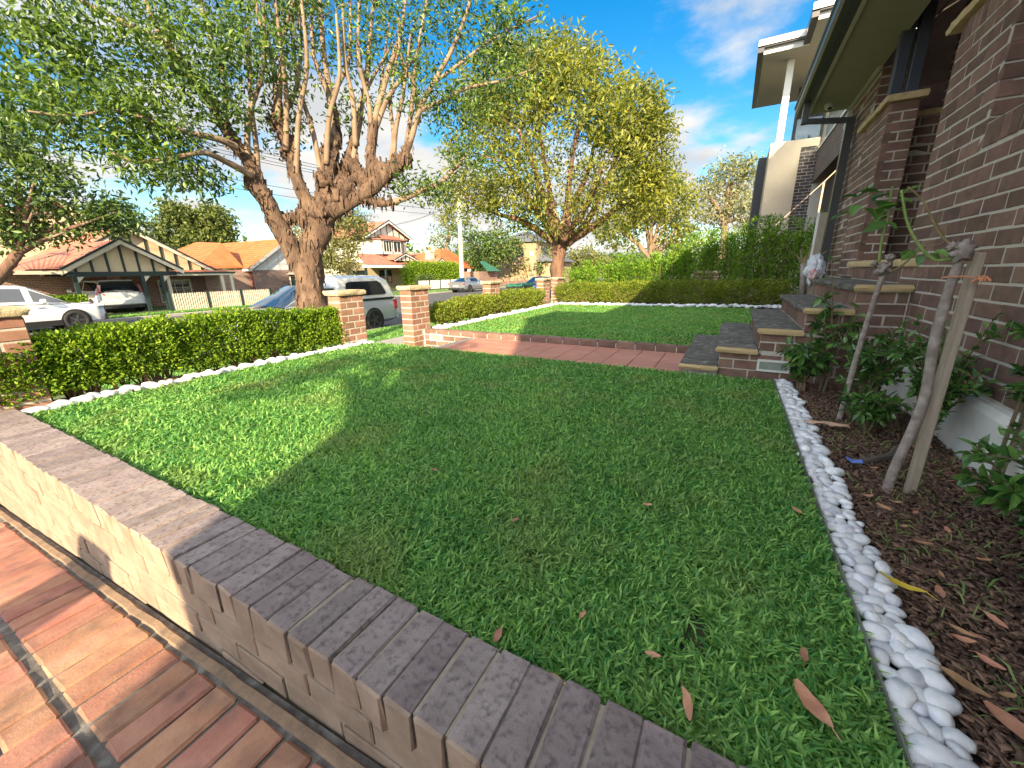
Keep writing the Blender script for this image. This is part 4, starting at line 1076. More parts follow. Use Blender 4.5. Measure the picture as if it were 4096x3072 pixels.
knob(ro, gy(3842, 1005, YR), .034, 3); knob(ro, gy(3815, 985, YR - .01), .015, 9); knob(ro, gy(3865, 1015, YR - .01), .014, 19)
c1 = bez([gy(*q, YR) for q in ((3810, 1032), (3740, 1040), (3680, 985), (3630, 890), (3606, 760))], 6)
MB().tube(c1, [.0065 - .002 * i / len(c1) for i in range(len(c1))], 8).obj('cane', M_cane, ro, smooth=True); thorns(ro, c1, 34, M_cane, 1)
c2 = bez([gy(*q, YR + .02) for q in ((3825, 990), (3770, 950), (3730, 880), (3690, 800), (3632, 748))], 6)
MB().tube(c2, [.0045 - .0015 * i / len(c2) for i in range(len(c2))], 7).obj('cane', M_brncane, ro, smooth=True); thorns(ro, c2, 14, M_brncane, 2)
MB().tube(bez([c2[14], gy(3780, 960, YR + .05), gy(3720, 985, YR + .05)], 4), .003, 6).obj('cane', M_brncane, ro, smooth=True)
lp = [gy(*q, YR + .02) for q in ((3640, 990), (3660, 1005), (3690, 1020), (3620, 1000), (3720, 1010), (3700, 980), (3740, 1000))]
leaf_cluster(ro, 'leaves', lp, [Vector((RNG.random() - .6, RNG.random() - .7, -.3)) for _ in lp], (.045, .06), (.028, .036), M_rleaf, 4)
sk = thing('timber_stake', 'square weathered timber stake leaning behind the near rose trunk', 'stake', tuple(gy(3630, 1985, YR + .03)))
b0, b1 = gy(3630, 1995, YR + .035), gy(3915, 1010, YR + .035); ax = (b1 - b0).normalized(); sx = ax.orthogonal().normalized()
mb = MB(); yv = Vector((0, 1, 0)); yv = (yv - ax * yv.dot(ax)).normalized(); xv = yv.cross(ax)
Mx = Matrix(((xv.x, yv.x, ax.x, b0.x), (xv.y, yv.y, ax.y, b0.y), (xv.z, yv.z, ax.z, b0.z), (0, 0, 0, 1)))
mb.cbox(-.019, .019, -.016, .016, -.03, (b1 - b0).length, .004, M=Mx); mb.obj('stake_post', M_timber, sk)
M_tie = mat('orange_twine', (.50, .19, .10), (.60, .26, .14), scale=30, rough=.7)
tp = [gy(*q, YR - .035) for q in ((3765, 1112), (3800, 1106), (3850, 1106), (3895, 1112))]
tie = thing('twine_tie', 'orange twine tying the rose trunk to its stake', 'twine', tuple(tp[1])); MB().tube(tp, .0035, 5).obj('twine_loop', M_tie, tie)
kn = MB(); kc = gy(3925, 1118, YR - .03)
for k in range(9):
    e = Vector((RNG.random() - .5, RNG.random() - .5, RNG.random() - .6)) * .05; kn.tube([kc, kc + e * .6 + Vector((0, 0, .01)), kc + e], .0045, 5)
kn.obj('knot', M_tie, tie)
YS = 3.28
r2 = thing('standard_rose', 'slimmer rose trunk with green shoots in front of the steps', 'rose', tuple(gy(3355, 1690, YS)))
sp = bez([gy(*q, YS) for q in ((3352, 1695), (3395, 1540), (3450, 1350), (3500, 1190), (3535, 1090))], 6)
MB().tube(sp, [.018 - .004 * i / len(sp) for i in range(len(sp))], 10, lump=.18, seed=5).obj('trunk', M_rosebark, r2, smooth=True)
knob(r2, gy(3535, 1075, YS), .034, 6); knob(r2, gy(3560, 1030, YS), .019, 7); knob(r2, gy(3500, 1055, YS), .015, 12)
c3_ = bez([gy(*q, YS) for q in ((3515, 1050), (3530, 950), (3550, 880), (3560, 800), (3570, 745))], 5)
MB().tube(c3_, [.008 - .004 * i / len(c3_) for i in range(len(c3_))], 7).obj('cane', M_cane, r2, smooth=True); thorns(r2, c3_, 16, M_cane, 5)
c4 = bez([gy(*q, YS) for q in ((3560, 1090), (3610, 1060), (3660, 1015), (3700, 985))], 5)
MB().tube(c4, .006, 7).obj('cane', M_brncane, r2, smooth=True)
c5 = bez([gy(*q, YS) for q in ((3555, 850), (3520, 830), (3480, 770), (3466, 745))], 4); MB().tube(c5, .0035, 6).obj('cane', M_cane, r2)
lp = [(3466, 750), (3440, 790), (3490, 760), (3520, 770), (3545, 765), (3560, 780), (3400, 850), (3455, 830), (3500, 810), (3530, 850), (3570, 850), (3590, 840), (3480, 860), (3510, 880), (3545, 890), (3430, 820), (3580, 800), (3600, 780), (3540, 820), (3500, 840), (3560, 870)]
leaf_cluster(r2, 'leaves', [gy(*q, YS + (RNG.random() - .5) * .12) for q in lp], [Vector((RNG.random() * 2 - 1.2, RNG.random() - .8, RNG.random() - .55)) for _ in lp], (.09, .13), (.05, .07), M_rleaf, 6)
YT = 7.0
r3 = thing('standard_rose', 'pruned rose trunk with bare prongs beyond the steps', 'rose', tuple(gy(3215, 1185, YT)))
z6 = lambda x, y: (2900 + x / 1.8437, 800 + y / 1.8437)
MB().tube([gy(*z6(570, 720), YT), gy(*z6(578, 560), YT), gy(*z6(582, 465), YT)], [.045, .04, .035], 9, lump=.15).obj('trunk', M_rosebark, r3, smooth=True)
for q in ((525, 400), (560, 370), (640, 330), (750, 375), (605, 400)):
    MB().tube([gy(*z6(585, 470), YT), gy(*z6((585 + q[0]) / 2 - 6, 440), YT), gy(*z6(*q), YT)], [.02, .014, .008], 6).obj('cane', M_brncane, r3)
s3 = thing('timber_stake', 'short timber stake beside the pruned rose beyond the steps', 'stake', tuple(gy(*z6(608, 700), YT + .05))); pbs = gy(*z6(608, 720), YT + .05); pts_ = gy(*z6(618, 480), YT + .05)
MB().box(pbs.x - .035, pbs.x + .035, YT + .03, YT + .09, -.02, pts_.z).obj('stake_post', M_timber, s3)
# camellias: stems plus individual glossy leaves
M_cam = mat('camellia_leaf', (.018, .075, .018), (.13, .27, .055), scale=6, rough=.28, attr='rnd', trans=.16, spec=.6)
def camellia(label, x, y, h, w, n, seed, ln=(.05, .075), m=None, droop=0.0, stems=12):
    n = int(n * 2.4)
    t = thing('camellia_shrub', label, 'shrub', (x, y, 0)); r = random.Random(seed); mb = MB(); CC, DD = [], []
    for s in range(stems):
        a = r.random() * 6.28; lean_ = w * (.25 + .75 * r.random()) * .6
        top = Vector((x + math.cos(a) * lean_, y + math.sin(a) * lean_, h * (.6 + .45 * r.random())))
        p0 = Vector((x + (r.random() - .5) * .05, y + (r.random() - .5) * .05, -.01)); mid = p0.lerp(top, .5) + Vector((-math.cos(a) * lean_ * .15, -math.sin(a) * lean_ * .15, .03))
        pts = bez([p0, mid, top], 6); mb.tube(pts, [.009 - .007 * i / len(pts) for i in range(len(pts))], 6, cap=False)
        paths = [pts]
        for tw in range(3):
            b = pts[5 + r.randrange(5)]; aa = r.random() * 6.28; e = b + Vector((math.cos(aa) * w * .33, math.sin(aa) * w * .33, h * .16 * r.random())); q = bez([b, b.lerp(e, .5) + Vector((0, 0, .02)), e], 4)
            mb.tube(q, [.004] * (len(q) - 1) + [.002], 5, cap=False); paths.append(q)
        per = n // (stems * 4)
        for q in paths:
            for k in range(per):
                f = .16 + .84 * (k + r.random()) / per if q is pts else r.random() * .85 + .15; f = min(f, .999) * (len(q) - 1); i = int(f); c = q[i].lerp(q[i + 1], f - i)
                ax_ = (q[min(i + 1, len(q) - 1)] - q[max(i - 1, 0)]).normalized(); an = k * 2.4 + r.random(); o_ = ax_.orthogonal().normalized(); o2 = ax_.cross(o_)
                d = (o_ * math.cos(an) + o2 * math.sin(an)) + ax_ * .75 + Vector((0, 0, .15 - droop)); CC.append(c); DD.append(d)
    leaf_cluster(t, 'leaves', CC, DD, ln, (ln[0] * .42, ln[1] * .46), m or M_cam, seed); mb.obj('stems', mat('shrub_stem', (.10, .085, .05), (.16, .12, .07), scale=20, rough=.85), t)
    return t
camellia('glossy leafed shrub between the two rose trunks by the plinth', 1.06, 2.95, .72, .38, 380, 31, ln=(.045, .065))
camellia('bushy glossy shrub behind the slim rose near the steps', .92, 3.45, .62, .42, 330, 32, ln=(.05, .07))
camellia('dense glossy shrub against the white plinth right of the stake', 1.03, 1.80, .50, .44, 520, 33, ln=(.045, .065))
camellia('spreading camellia shrub nearest the driveway in the mulch bed', 1.06, 1.42, .30, .40, 420, 34, ln=(.045, .065))
camellia('low camellia growing beside the brick step wall', .62, 3.95, .46, .30, 180, 35, ln=(.07, .10), droop=.5)
camellia('tall thin drooping shrub in front of the step slabs', .78, 4.02, 1.08, .34, 62, 36, ln=(.08, .12), droop=.8, stems=4)
camellia('small dark leafed plant at the foot of the slim rose', .86, 3.10, .26, .26, 200, 37, ln=(.05, .075))
camellia('leafy sprig showing behind the stake against the brick wall', 1.17, 2.45, .95, .18, 90, 38, ln=(.05, .07), stems=3)
tg = thing('plant_tag', 'white and pink printed plant tag on a yellow stick', 'tag', tuple(gy(*z6(1030, 1350), 3.62)))
tb = gy(*z6(1030, 1350), 3.62); tt = gy(*z6(1068, 1190), 3.62)
MB().tube([tb, tt], .006, 6).obj('stick', mat('yellow_stick', (.50, .30, .05), rough=.6), tg)
ca, cb_ = gy(*z6(1000, 1215), 3.615), gy(*z6(1075, 1090), 3.615)
MB().box(ca.x, cb_.x, 3.613, 3.617, ca.z, cb_.z).obj('card', mat('tag_card', (.78, .76, .74), rough=.4), tg)
MB().box(ca.x + .004, ca.x + .018, 3.610, 3.613, ca.z + .004, cb_.z - .03).obj('pink_stripe', mat('tag_pink', (.55, .12, .28), rough=.4), tg)
MB().lathe([(0, 0), (.018, 0)], 14, Matrix.Translation(((ca.x + cb_.x) / 2 + .008, 3.611, ca.z + (cb_.z - ca.z) * .6)) @ Matrix.Rotation(rad(90), 4, 'X')).obj('flower_print', mat('tag_flower', (.70, .45, .30), rough=.4), tg)
# fence post, crumpled bag beside the house corner
tpz = gy(*z6(712, 95), 8.9); tpb = gy(*z6(690, 560), 8.9)
f = thing('fence_post', 'weathered timber fence end with white edge beside the downpipe', 'post', (tpz.x, 8.9, 0))
MB().box(tpz.x - .02, tpz.x + .16, 8.86, 8.95, 0, tpz.z).obj('timber_post', M_timber, f); MB().box(tpz.x - .055, tpz.x - .022, 8.86, 8.9, 0, tpz.z + .01).obj('white_batten', MATS['white_paint'], f)
bg_ = gy(*z6(665, 510), 6.9)
def bag(c, r, m, parent, name, seed):
    bm = bmesh.new(); bmesh.ops.create_icosphere(bm, subdivisions=4, radius=1)
    for v in bm.verts:
        k = 1 + .35 * mnoise.noise(v.co * 2.2 + Vector((seed, 0, 0))) + .22 * abs(mnoise.noise(v.co * 6 + Vector((seed, 0, 0)))); v.co = Vector(c) + Vector((v.co.x * .7, v.co.y * .7, v.co.z * 1.15)) * r * k
    me = bpy.data.meshes.new(name); bm.to_mesh(me); bm.free(); me.materials.append(m); return link(name, me, parent)
bgt = thing('plastic_bag', 'crumpled white and blue plastic bag on the porch edge', 'bag', (bg_.x, 6.95, .87)); bag((bg_.x, 6.95, bg_.z), .15, mat('bag_plastic', (.45, .50, .58), (.65, .68, .72), scale=8, rough=.35, bump=.6, bscale=20, bdist=.02), bgt, 'bag_body', 3)
bag((bg_.x - .02, 6.86, bg_.z - .08), .07, mat('bag_red', (.45, .10, .10), (.6, .5, .5), scale=12, rough=.4), bgt, 'bag_print', 5)
# ================================================================== trees
M_bark1 = mat('peeling_bark', (.075, .044, .030), (.185, .118, .078), scale=4.5, rough=.92, bump=1.0, bscale=9, stretch=(1.6, 1.6, .45), bdist=.05, c3=(.040, .024, .018), c3scale=6, c3amt=.75)
M_limb = mat('smooth_limb', (.145, .098, .065), (.27, .195, .13), scale=2.5, rough=.8, bump=.3, bscale=14, bdist=.01, c3=(.17, .105, .07), c3scale=3, c3amt=.6)
M_bark2 = mat('dark_bark', (.11, .060, .042), (.22, .125, .08), scale=4, rough=.95, bump=1.0, bscale=8, stretch=(1.6, 1.6, .4), bdist=.05)
M_limb2 = mat('ruddy_limb', (.26, .150, .095), (.36, .22, .14), scale=2.5, rough=.85, bump=.3, bscale=12, bdist=.01)
M_leaf1 = mat('brushbox_leaf', (.012, .048, .016), (.20, .31, .042), scale=.7, rough=.38, attr='rnd', trans=.36, spec=.5)
M_leaf2 = mat('olive_leaf', (.040, .080, .018), (.37, .37, .055), scale=.6, rough=.42, attr='rnd', trans=.42, spec=.45)
M_leaf3 = mat('dark_leaf', (.025, .065, .018), (.16, .24, .055), scale=.6, rough=.45, attr='rnd', trans=.3, spec=.4)
M_leaf4 = mat('grey_green_leaf', (.07, .085, .03), (.27, .27, .085), scale=.5, rough=.5, attr='rnd', trans=.35, spec=.4)
def tree(name, label, base, limbs, blobs, leaf, seed, mb_bark, mb_limb, mleaf, lump=.16, group=None, per=18, sides=10, spread=.16, droop=.35, shell=.35, stray=1.0, rlim=.06, twig_r=.011, flakes=0, lc=(.45, .25), burls=()):
    """limbs: [[(point, radius)...]...]; blobs: [(centre, (rx,ry,rz), clusters)]; every leaf cluster hangs on a twig that grows from the nearest limb"""
    t = thing(name, label, 'tree', base, group)
    rng = np.random.default_rng(seed); r = random.Random(seed)
    pos, rd, dr = [], [], []; trunk = MB(); lims = []
    for L in limbs:
        pts = [Vector(p) for p, _ in L]; rr = [q for _, q in L]
        sm = bez(pts, 6); k = len(sm); rs = [float(np.interp(i / 6, range(len(rr)), rr)) for i in range(k)]
        big = [i for i in range(k) if rs[i] > rlim]
        thick = rs[0] > rlim
        if thick:
            e = max(2, (big[-1] if big else 1) + 1); trunk.tube(sm[:e], rs[:e], sides, lump=lump * 1.6, seed=seed)
            if e < k: lims.append(MB().tube(sm[e - 1:], rs[e - 1:], max(6, sides - 3), lump=lump * .4, seed=seed))
        else:
            lims.append(MB().tube(sm, rs, max(6, sides - 3), lump=lump * .4, seed=seed))
        for i in range(k):
            d = sm[min(i + 1, k - 1)] - sm[max(i - 1, 0)]
            if i > k * .25: pos.append(sm[i]); rd.append(rs[i]); dr.append(d.normalized())
    CL = []
    for c, (rx, ry, rz), n in blobs:
        q = unit(rng.normal(size=(n, 3))) * (shell + (1 - shell) * rng.random((n, 1)) ** .5)
        CL.append(np.array(tuple(c)) + q * np.array([rx, ry, rz]))
    CL = np.concatenate(CL)
    P = np.array([tuple(p) for p in pos]); R = np.array(rd); Dm = np.array([tuple(d) for d in dr])
    d0 = np.array([np.min(((P - c) ** 2).sum(1)) for c in CL]); CL = CL[np.argsort(d0)]
    cap = len(CL) * 4 + len(P); PP = np.zeros((cap, 3)); PR = np.zeros(cap); PD = np.zeros((cap, 3)); m = len(P)
    PP[:m], PR[:m], PD[:m] = P, R, Dm
    twig = MB(); LC, LD = [], []
    for c in CL:
        v = c - PP[:m]; d = np.sqrt((v ** 2).sum(1)) + 1e-6; cosv = (v * PD[:m]).sum(1) / d
        i = int(np.argmin(d * (1.55 - .75 * cosv) * np.where(PR[:m] < .006, 1.25, 1))); di = d[i]
        if di < .05: continue
        p0 = Vector(PP[i]); d0_ = Vector(PD[i]); cc = Vector(c)
        a = p0 + d0_ * di * .4; b = cc + Vector((rng.normal() * .05, rng.normal() * .05, .10 * di))
        pts = [((1 - s) ** 3) * p0 + 3 * s * (1 - s) ** 2 * a + 3 * s * s * (1 - s) * b + s ** 3 * cc for s in (0, .28, .52, .76, 1)]
        for q in pts[1:-1]:
            q += Vector(rng.normal(size=3) * di * .035 * stray)
        r0 = min(PR[i] * .6, twig_r * .4 + twig_r * di); twig.tube(pts, [r0, r0 * .8, r0 * .62, r0 * .45, r0 * .25], 4, cap=False)
        for k in (1, 2, 3, 4):
            PP[m] = pts[k]; PR[m] = r0 * (1 - .2 * k); PD[m] = (pts[k] - pts[k - 1]).normalized(); m += 1
        nl = max(2, int(per * (.5 + rng.random())))
        s = rng.random(nl) * .75 + .25
        ar = np.array([tuple(q) for q in pts]); idx = np.minimum((s * 4).astype(int), 3); fr = (s * 4 - idx)[:, None]
        LC.append(ar[idx] * (1 - fr) + ar[idx + 1] * fr + rng.normal(size=(nl, 3)) * spread * np.array([1, 1, .75])); dd = rng.normal(size=(nl, 3)) * .8 + np.array([0, 0, -droop]) + np.array(tuple((cc - p0).normalized())) * .7; LD.append(dd)
    C = np.concatenate(LC); Dv = np.concatenate(LD)
    V, F, k = leaf_arrays(C, Dv, rng.uniform(*leaf[0], len(C)), rng.uniform(*leaf[1], len(C)), rng, fold=.2)
    cr = npobj('crown', V, F, mleaf, t, rnd=np.repeat(np.clip(rng.normal(lc[0], lc[1], len(C)), 0, 1), k))
    for bc, br_ in burls:
        o_ = len(trunk.v); bm = bmesh.new(); bmesh.ops.create_icosphere(bm, subdivisions=3, radius=1); bm.verts.ensure_lookup_table()
        vs_ = []
        for v in bm.verts:
            kk = 1 + .45 * mnoise.noise(v.co * 1.6 + Vector(bc)) + .35 * mnoise.noise(v.co * 4.5 + Vector(bc)); vs_.append(Vector(bc) + v.co * br_ * kk)
        trunk.add(vs_, [[v.index for v in f.verts] for f in bm.faces]); bm.free()
    trunk.obj('trunk', mb_bark, t, smooth=True)
    for lb in lims: lb.obj('limb', mb_limb, t, smooth=True)
    tag(twig.obj('twigs', mb_limb, t, recalc=False), kind='stuff')
    if flakes:
        fk = MB(); vv = trunk.v
        for _ in range(flakes):
            p = Vector(vv[r.randrange(len(vv))]); h_ = .06 + r.random() * .16; w_ = .012 + r.random() * .026; a = r.random() * 6.28
            o_ = Vector((math.cos(a), math.sin(a), 0)); s_ = Vector((-o_.y, o_.x, 0)); q0 = p + Vector((0, 0, h_ * .4))
            fk.add([q0 - s_ * w_, q0 + s_ * w_, q0 + s_ * w_ * .5 + o_ * .035 - Vector((0, 0, h_)), q0 - s_ * w_ * .6 + o_ * .045 - Vector((0, 0, h_ * .9))], [(0, 1, 2, 3)])
        tag(fk.obj('bark_flakes', mb_bark, t, recalc=False), kind='stuff')
    return t
def planer(P):
    P = Vector(P); n = Vector((P.x, P.y, 0)).normalized()
    return lambda x, y, off=0.0: on_plane(x * K, y * K, P + n * off, n)
def blobber(P):
    pl = planer(P); dist = math.hypot(P[0], P[1])
    def f(lst, depth=1.0):
        out = []
        for b in lst:
            x, y, rx, ry, n = b[:5]; off = b[5] if len(b) > 5 else 0
            c = pl(x, y, off); e = pl(x + rx, y, off); g = pl(x, y + ry, off)
            wx, wz = (e - c).length, (g - c).length
            out.append((c, (max(wx, .3) * depth, max(wx, .3) * depth, wz), n))
        return out
    return f
# --- the big street tree
P1 = (-7.55, 5.25, -.6); T = planer(P1); B = blobber(P1)
def LM(lst, T): return [[(T(*p[:2], p[3] if len(p) > 3 else 0), p[2]) for p in L] for L in lst]
_r = random.Random(4); extra_stems = []
for sx_, sy_, ex_ in ((618, 300, 600), (640, 360, 660), (705, 330, 735), (715, 300, 760), (722, 290, 655), (760, 330, 830), (768, 290, 745), (802, 330, 780), (838, 372, 860), (868, 345, 930), (850, 360, 905), (812, 250, 900), (600, 230, 640), (790, 415, 850), (560, 410, 520), (536, 345, 575), (905, 240, 860), (700, 390, 625)):
    o_ = (_r.random() - .5) * 1.2; ty_ = -60 + _r.random() * 160
    extra_stems.append([(sx_, sy_ + 25, .055, o_ * .1), (sx_ * .8 + ex_ * .2 + _r.randint(-8, 8), sy_ * .75 + ty_ * .25, .045, o_ * .4), (sx_ * .4 + ex_ * .6 + _r.randint(-14, 14), sy_ * .45 + ty_ * .55, .035, o_ * .8), (ex_ + _r.randint(-20, 20), ty_, .018, o_)])
limbs = LM([
    [(676, 668, .31), (672, 630, .27), (668, 590, .25), (672, 550, .22), (682, 510, .23), (694, 470, .24)],
    [(664, 600, .20), (640, 560, .17), (612, 505, .17), (575, 435, .15), (548, 385, .14), (536, 345, .13), (508, 310, .11), (478, 262, .085), (447, 205, .07), (400, 150, .065), (352, 92, .06), (280, 55, .045), (190, 10, .03), (90, -50, .02)],
    [(600, 480, .10), (640, 470, .11), (672, 490, .13)],
    [(690, 478, .17), (660, 430, .13), (640, 380, .115), (627, 320, .11, .1), (606, 270, .10, .1), (598, 220, .06, .2), (590, 140, .045, .3), (560, 40, .035, .4), (540, -60, .02, .5)],
    [(694, 470, .18), (702, 400, .15, .1), (712, 340, .14, .1), (722, 290, .12, .2), (716, 220, .06, .3), (700, 120, .05, .4), (690, 0, .035, .5), (680, -110, .02, .6)],
    [(698, 470, .17), (738, 445, .15, -.2), (790, 415, .14, -.3), (838, 372, .13, -.4), (868, 345, .10, -.4), (888, 300, .055, -.5), (905, 240, .05, -.6), (935, 180, .045, -.6), (975, 110, .04, -.7), (1010, 20, .03, -.8), (1030, -70, .02, -.8)],
    [(770, 425, .11, -.3), (805, 390, .10, -.3), (800, 330, .09, -.2), (812, 250, .06, 0), (840, 150, .05, .1), (868, 60, .04, .2), (880, -60, .02, .3)],
    [(775, 425, .08, -.3), (830, 440, .065, -.3), (875, 428, .055, -.3), (915, 410, .05, -.4), (955, 392, .04, -.4), (990, 355, .03, -.5), (1020, 330, .02, -.5), (1080, 350, .012, -.6)],
    [(702, 440, .13, .1), (735, 380, .12, .2), (760, 330, .10, .3), (768, 270, .06, .4), (790, 180, .05, .5), (800, 70, .04, .6), (815, -60, .02, .7)],
    [(512, 318, .06, -.3), (470, 300, .05, -.5), (400, 285, .04, -.7), (330, 262, .032, -.9), (250, 240, .024, -1), (150, 250, .015, -1.1), (60, 240, .01, -1.2)],
    [(478, 262, .05, .2), (490, 200, .045, .4), (470, 120, .04, .6), (440, 30, .03, .8), (430, -60, .02, 1.)],
    [(545, 380, .06, -.2), (490, 350, .05, -.5), (440, 330, .04, -.8), (380, 340, .03, -1.0), (300, 350, .02, -1.2), (240, 330, .012, -1.3)],
    [(352, 92, .04, 0), (330, 40, .035, .2), (300, -30, .02, .4)],
    [(905, 240, .04, -.6), (960, 215, .035, -.8), (1010, 190, .03, -1.0), (1080, 175, .02, -1.2), (1150, 150, .012, -1.3)],
    [(935, 180, .035, -.6), (990, 140, .03, -.8), (1050, 95, .025, -.9), (1110, 60, .018, -1.0), (1170, 30, .01, -1)],
    [(606, 260, .05, .1), (640, 190, .04, .4), (650, 90, .03, .7), (640, 0, .02, .9)],
] + extra_stems, T)
blobs = B([(90, 110, 130, 110, 150, -.3), (60, 250, 95, 70, 95, -.6), (250, 130, 150, 100, 170, -.4), (200, 250, 150, 85, 150, -.8), (330, 270, 120, 75, 130, -.8), (330, 360, 120, 38, 70, -1.0), (440, 380, 60, 35, 40, -.6),
           (430, 110, 110, 100, 130, -.2), (470, 215, 90, 60, 80, -.5), (560, 120, 110, 70, 110, -.3), (560, 30, 150, 60, 90, .2), (610, 270, 60, 70, 50, .3), (720, 60, 130, 80, 90, .2), (760, 210, 90, 80, 55, .4),
           (880, 90, 110, 80, 80, -.2), (900, 190, 80, 60, 55, -.5), (1030, 50, 110, 70, 110, -.8), (1100, 80, 80, 70, 70, -1.0), (1060, 180, 100, 50, 85, -1.1), (980, 240, 80, 50, 60, -.9), (890, 400, 70, 30, 35, -.4), (1010, 340, 60, 40, 45, -.6), (945, 420, 45, 40, 40, -.5),
           (200, -60, 220, 90, 130, 0), (520, -90, 220, 90, 120, .2), (850, -80, 220, 90, 120, 0), (620, -30, 120, 60, 60, 1.0), (420, 60, 160, 80, 70, 1.2), (800, 60, 160, 80, 60, 1.4)], depth=.8)
blobs = [(c, r3, max(4, int(n * .80))) for c, r3, n in blobs]
tree('street_tree', 'large many-limbed street tree with peeling bark behind the low hedge', P1, limbs, blobs, ((.085, .145), (.030, .050)), 3, M_bark1, M_limb, M_leaf1, per=13, sides=16, spread=.15, flakes=2200, group=None, twig_r=.010, lc=(.36, .27),
     burls=[(T(x, y, o), r) for x, y, r, o in ((745, 405, .17, -.2), (780, 385, .16, -.2), (820, 372, .17, -.3), (858, 350, .13, -.4), (880, 345, .10, -.4), (712, 330, .15, .1), (700, 390, .17, 0), (625, 330, .12, .1), (600, 262, .11, .1), (760, 360, .15, .1), (690, 455, .20, -.1), (545, 375, .13, 0), (735, 425, .16, -.2), (798, 400, .16, -.25), (720, 300, .13, .15), (655, 470, .14, 0))])
# --- second street tree, dome crown
P2 = (-7.6, 18.7, -.6); T = planer(P2); B = blobber(P2)
limbs = LM([
    [(1205, 625, .40), (1204, 590, .33), (1206, 555, .32), (1210, 530, .36), (1212, 512, .34)],
    [(1200, 525, .20), (1165, 500, .17), (1120, 475, .13), (1075, 462, .09), (1030, 440, .06), (985, 405, .04)],
    [(1205, 520, .22), (1170, 470, .15), (1130, 410, .11), (1090, 340, .08), (1060, 270, .05), (1040, 200, .03)],
    [(1210, 520, .22), (1195, 450, .14), (1180, 370, .11), (1165, 280, .08), (1160, 200, .05), (1150, 140, .03)],
    [(1215, 520, .22), (1225, 440, .14), (1235, 350, .10), (1250, 260, .07), (1250, 190, .04)],
    [(1220, 525, .24), (1260, 490, .16), (1290, 440, .12), (1320, 370, .09), (1345, 300, .06), (1365, 240, .03)],
    [(1225, 525, .20), (1280, 490, .15), (1325, 455, .11), (1370, 415, .07), (1415, 370, .04)],
    [(1215, 515, .2, .6), (1235, 450, .13, 1.2), (1270, 370, .1, 1.8), (1290, 280, .07, 2.2)],
    [(1205, 515, .2, -.6), (1180, 440, .13, -1.2), (1150, 350, .1, -1.8), (1120, 280, .06, -2.2)],
    [(1215, 520, .18, -.6), (1270, 440, .12, -1.6), (1300, 360, .08, -2.2)]], T)
blobs = B([(1205, 330, 225, 205, 620), (1110, 190, 140, 80, 260, -.6), (1200, 150, 120, 55, 200), (1340, 250, 110, 70, 260, 0), (1400, 330, 62, 95, 190, 0), (1050, 330, 110, 100, 120, -.5), (1010, 430, 80, 45, 80, 0), (1400, 430, 70, 40, 60), (1250, 330, 180, 160, 150, -1.5), (1120, 430, 80, 60, 60, -.6)], depth=.9)
tree('street_tree', 'dome-crowned street tree with dark trunk beyond the brick piers', P2, limbs, blobs, ((.17, .28), (.06, .095)), 5, M_bark2, M_limb2, M_leaf2, per=19, sides=12, spread=.26, shell=.55, twig_r=.012)
# --- other trees
def mid_tree(name, label, P, trunk_px, blobs, leaf, seed, mleaf, mbark=None, per=16, spread=.4, nl=6, r0=.25, group=None, depth=.9, lc=(.45, .25)):
    T = planer(P); B = blobber(P); r = random.Random(seed); L = []
    (bx, by), (cx, cy) = trunk_px
    L.append([(T(bx, by), r0), (T((bx + cx) / 2 + 2, (by + cy) / 2), r0 * .8), (T(cx, cy), r0 * .75)])
    for k in range(nl):
        b = blobs[k % len(blobs)]; off = (r.random() - .5) * 2
        tx, ty = b[0] + (r.random() - .5) * b[2] * .8, b[1] + (r.random() - .6) * b[3] * .6
        L.append([(T(cx, cy), r0 * .55), (T(cx * .62 + tx * .38, cy * .55 + ty * .45, off * .4), r0 * .36), (T(cx * .25 + tx * .75, cy * .22 + ty * .78, off), r0 * .2), (T(tx, ty, off), r0 * .1)])
    return tree(name, label, P, L, B(blobs, depth), leaf, seed, mbark or M_bark1, M_limb, mleaf, per=per, sides=8, spread=spread, twig_r=.012 + r0 * .02, group=group, lc=lc)
p = gz(20 * K, 640 * K, -.95); PL_ = (-27.6, gx(-30 * K, 560 * K, -27.6).y, -.95)
mid_tree('street_tree', 'leafy tree overhanging the half-timbered carport roof', PL_, ((-25, 620), (40, 545)), [(30, 330, 85, 50, 42), (110, 390, 90, 45, 45), (50, 450, 90, 40, 45), (180, 455, 60, 36, 36), (255, 468, 50, 40, 75), (20, 505, 60, 30, 30), (130, 505, 70, 22, 22), (-60, 400, 100, 120, 60), (-40, 270, 90, 60, 50)],
         ((.22, .34), (.09, .14)), 12, M_leaf3, M_bark2, per=16, spread=.28, nl=8, r0=.26)
mid_tree('background_tree', 'bushy tree standing behind the half-timbered house and orange roof', (-52, 25, -.8), ((430, 560), (425, 520)), [(378, 468, 30, 34, 80), (415, 490, 26, 40, 50), (460, 480, 44, 36, 110), (475, 515, 40, 30, 80), (410, 525, 50, 20, 60), (345, 500, 26, 30, 34), (336, 535, 30, 24, 24)], ((.38, .62), (.16, .26)), 13, mat('mid_green_leaf', (.03, .06, .018), (.22, .26, .07), scale=.5, rough=.5, attr='rnd', trans=.35, spec=.3), M_bark2, per=18, spread=.5)
mid_tree('garden_tree', 'yellow-green tree beside the two-storey gabled house', (-30.5, 24, -.9), ((762, 628), (752, 590)), [(745, 500, 50, 42, 110), (735, 555, 48, 40, 100), (775, 480, 30, 30, 40), (700, 560, 30, 30, 30)], ((.25, .4), (.08, .13)), 14, M_leaf4, M_bark2, per=16, spread=.3, r0=.14)
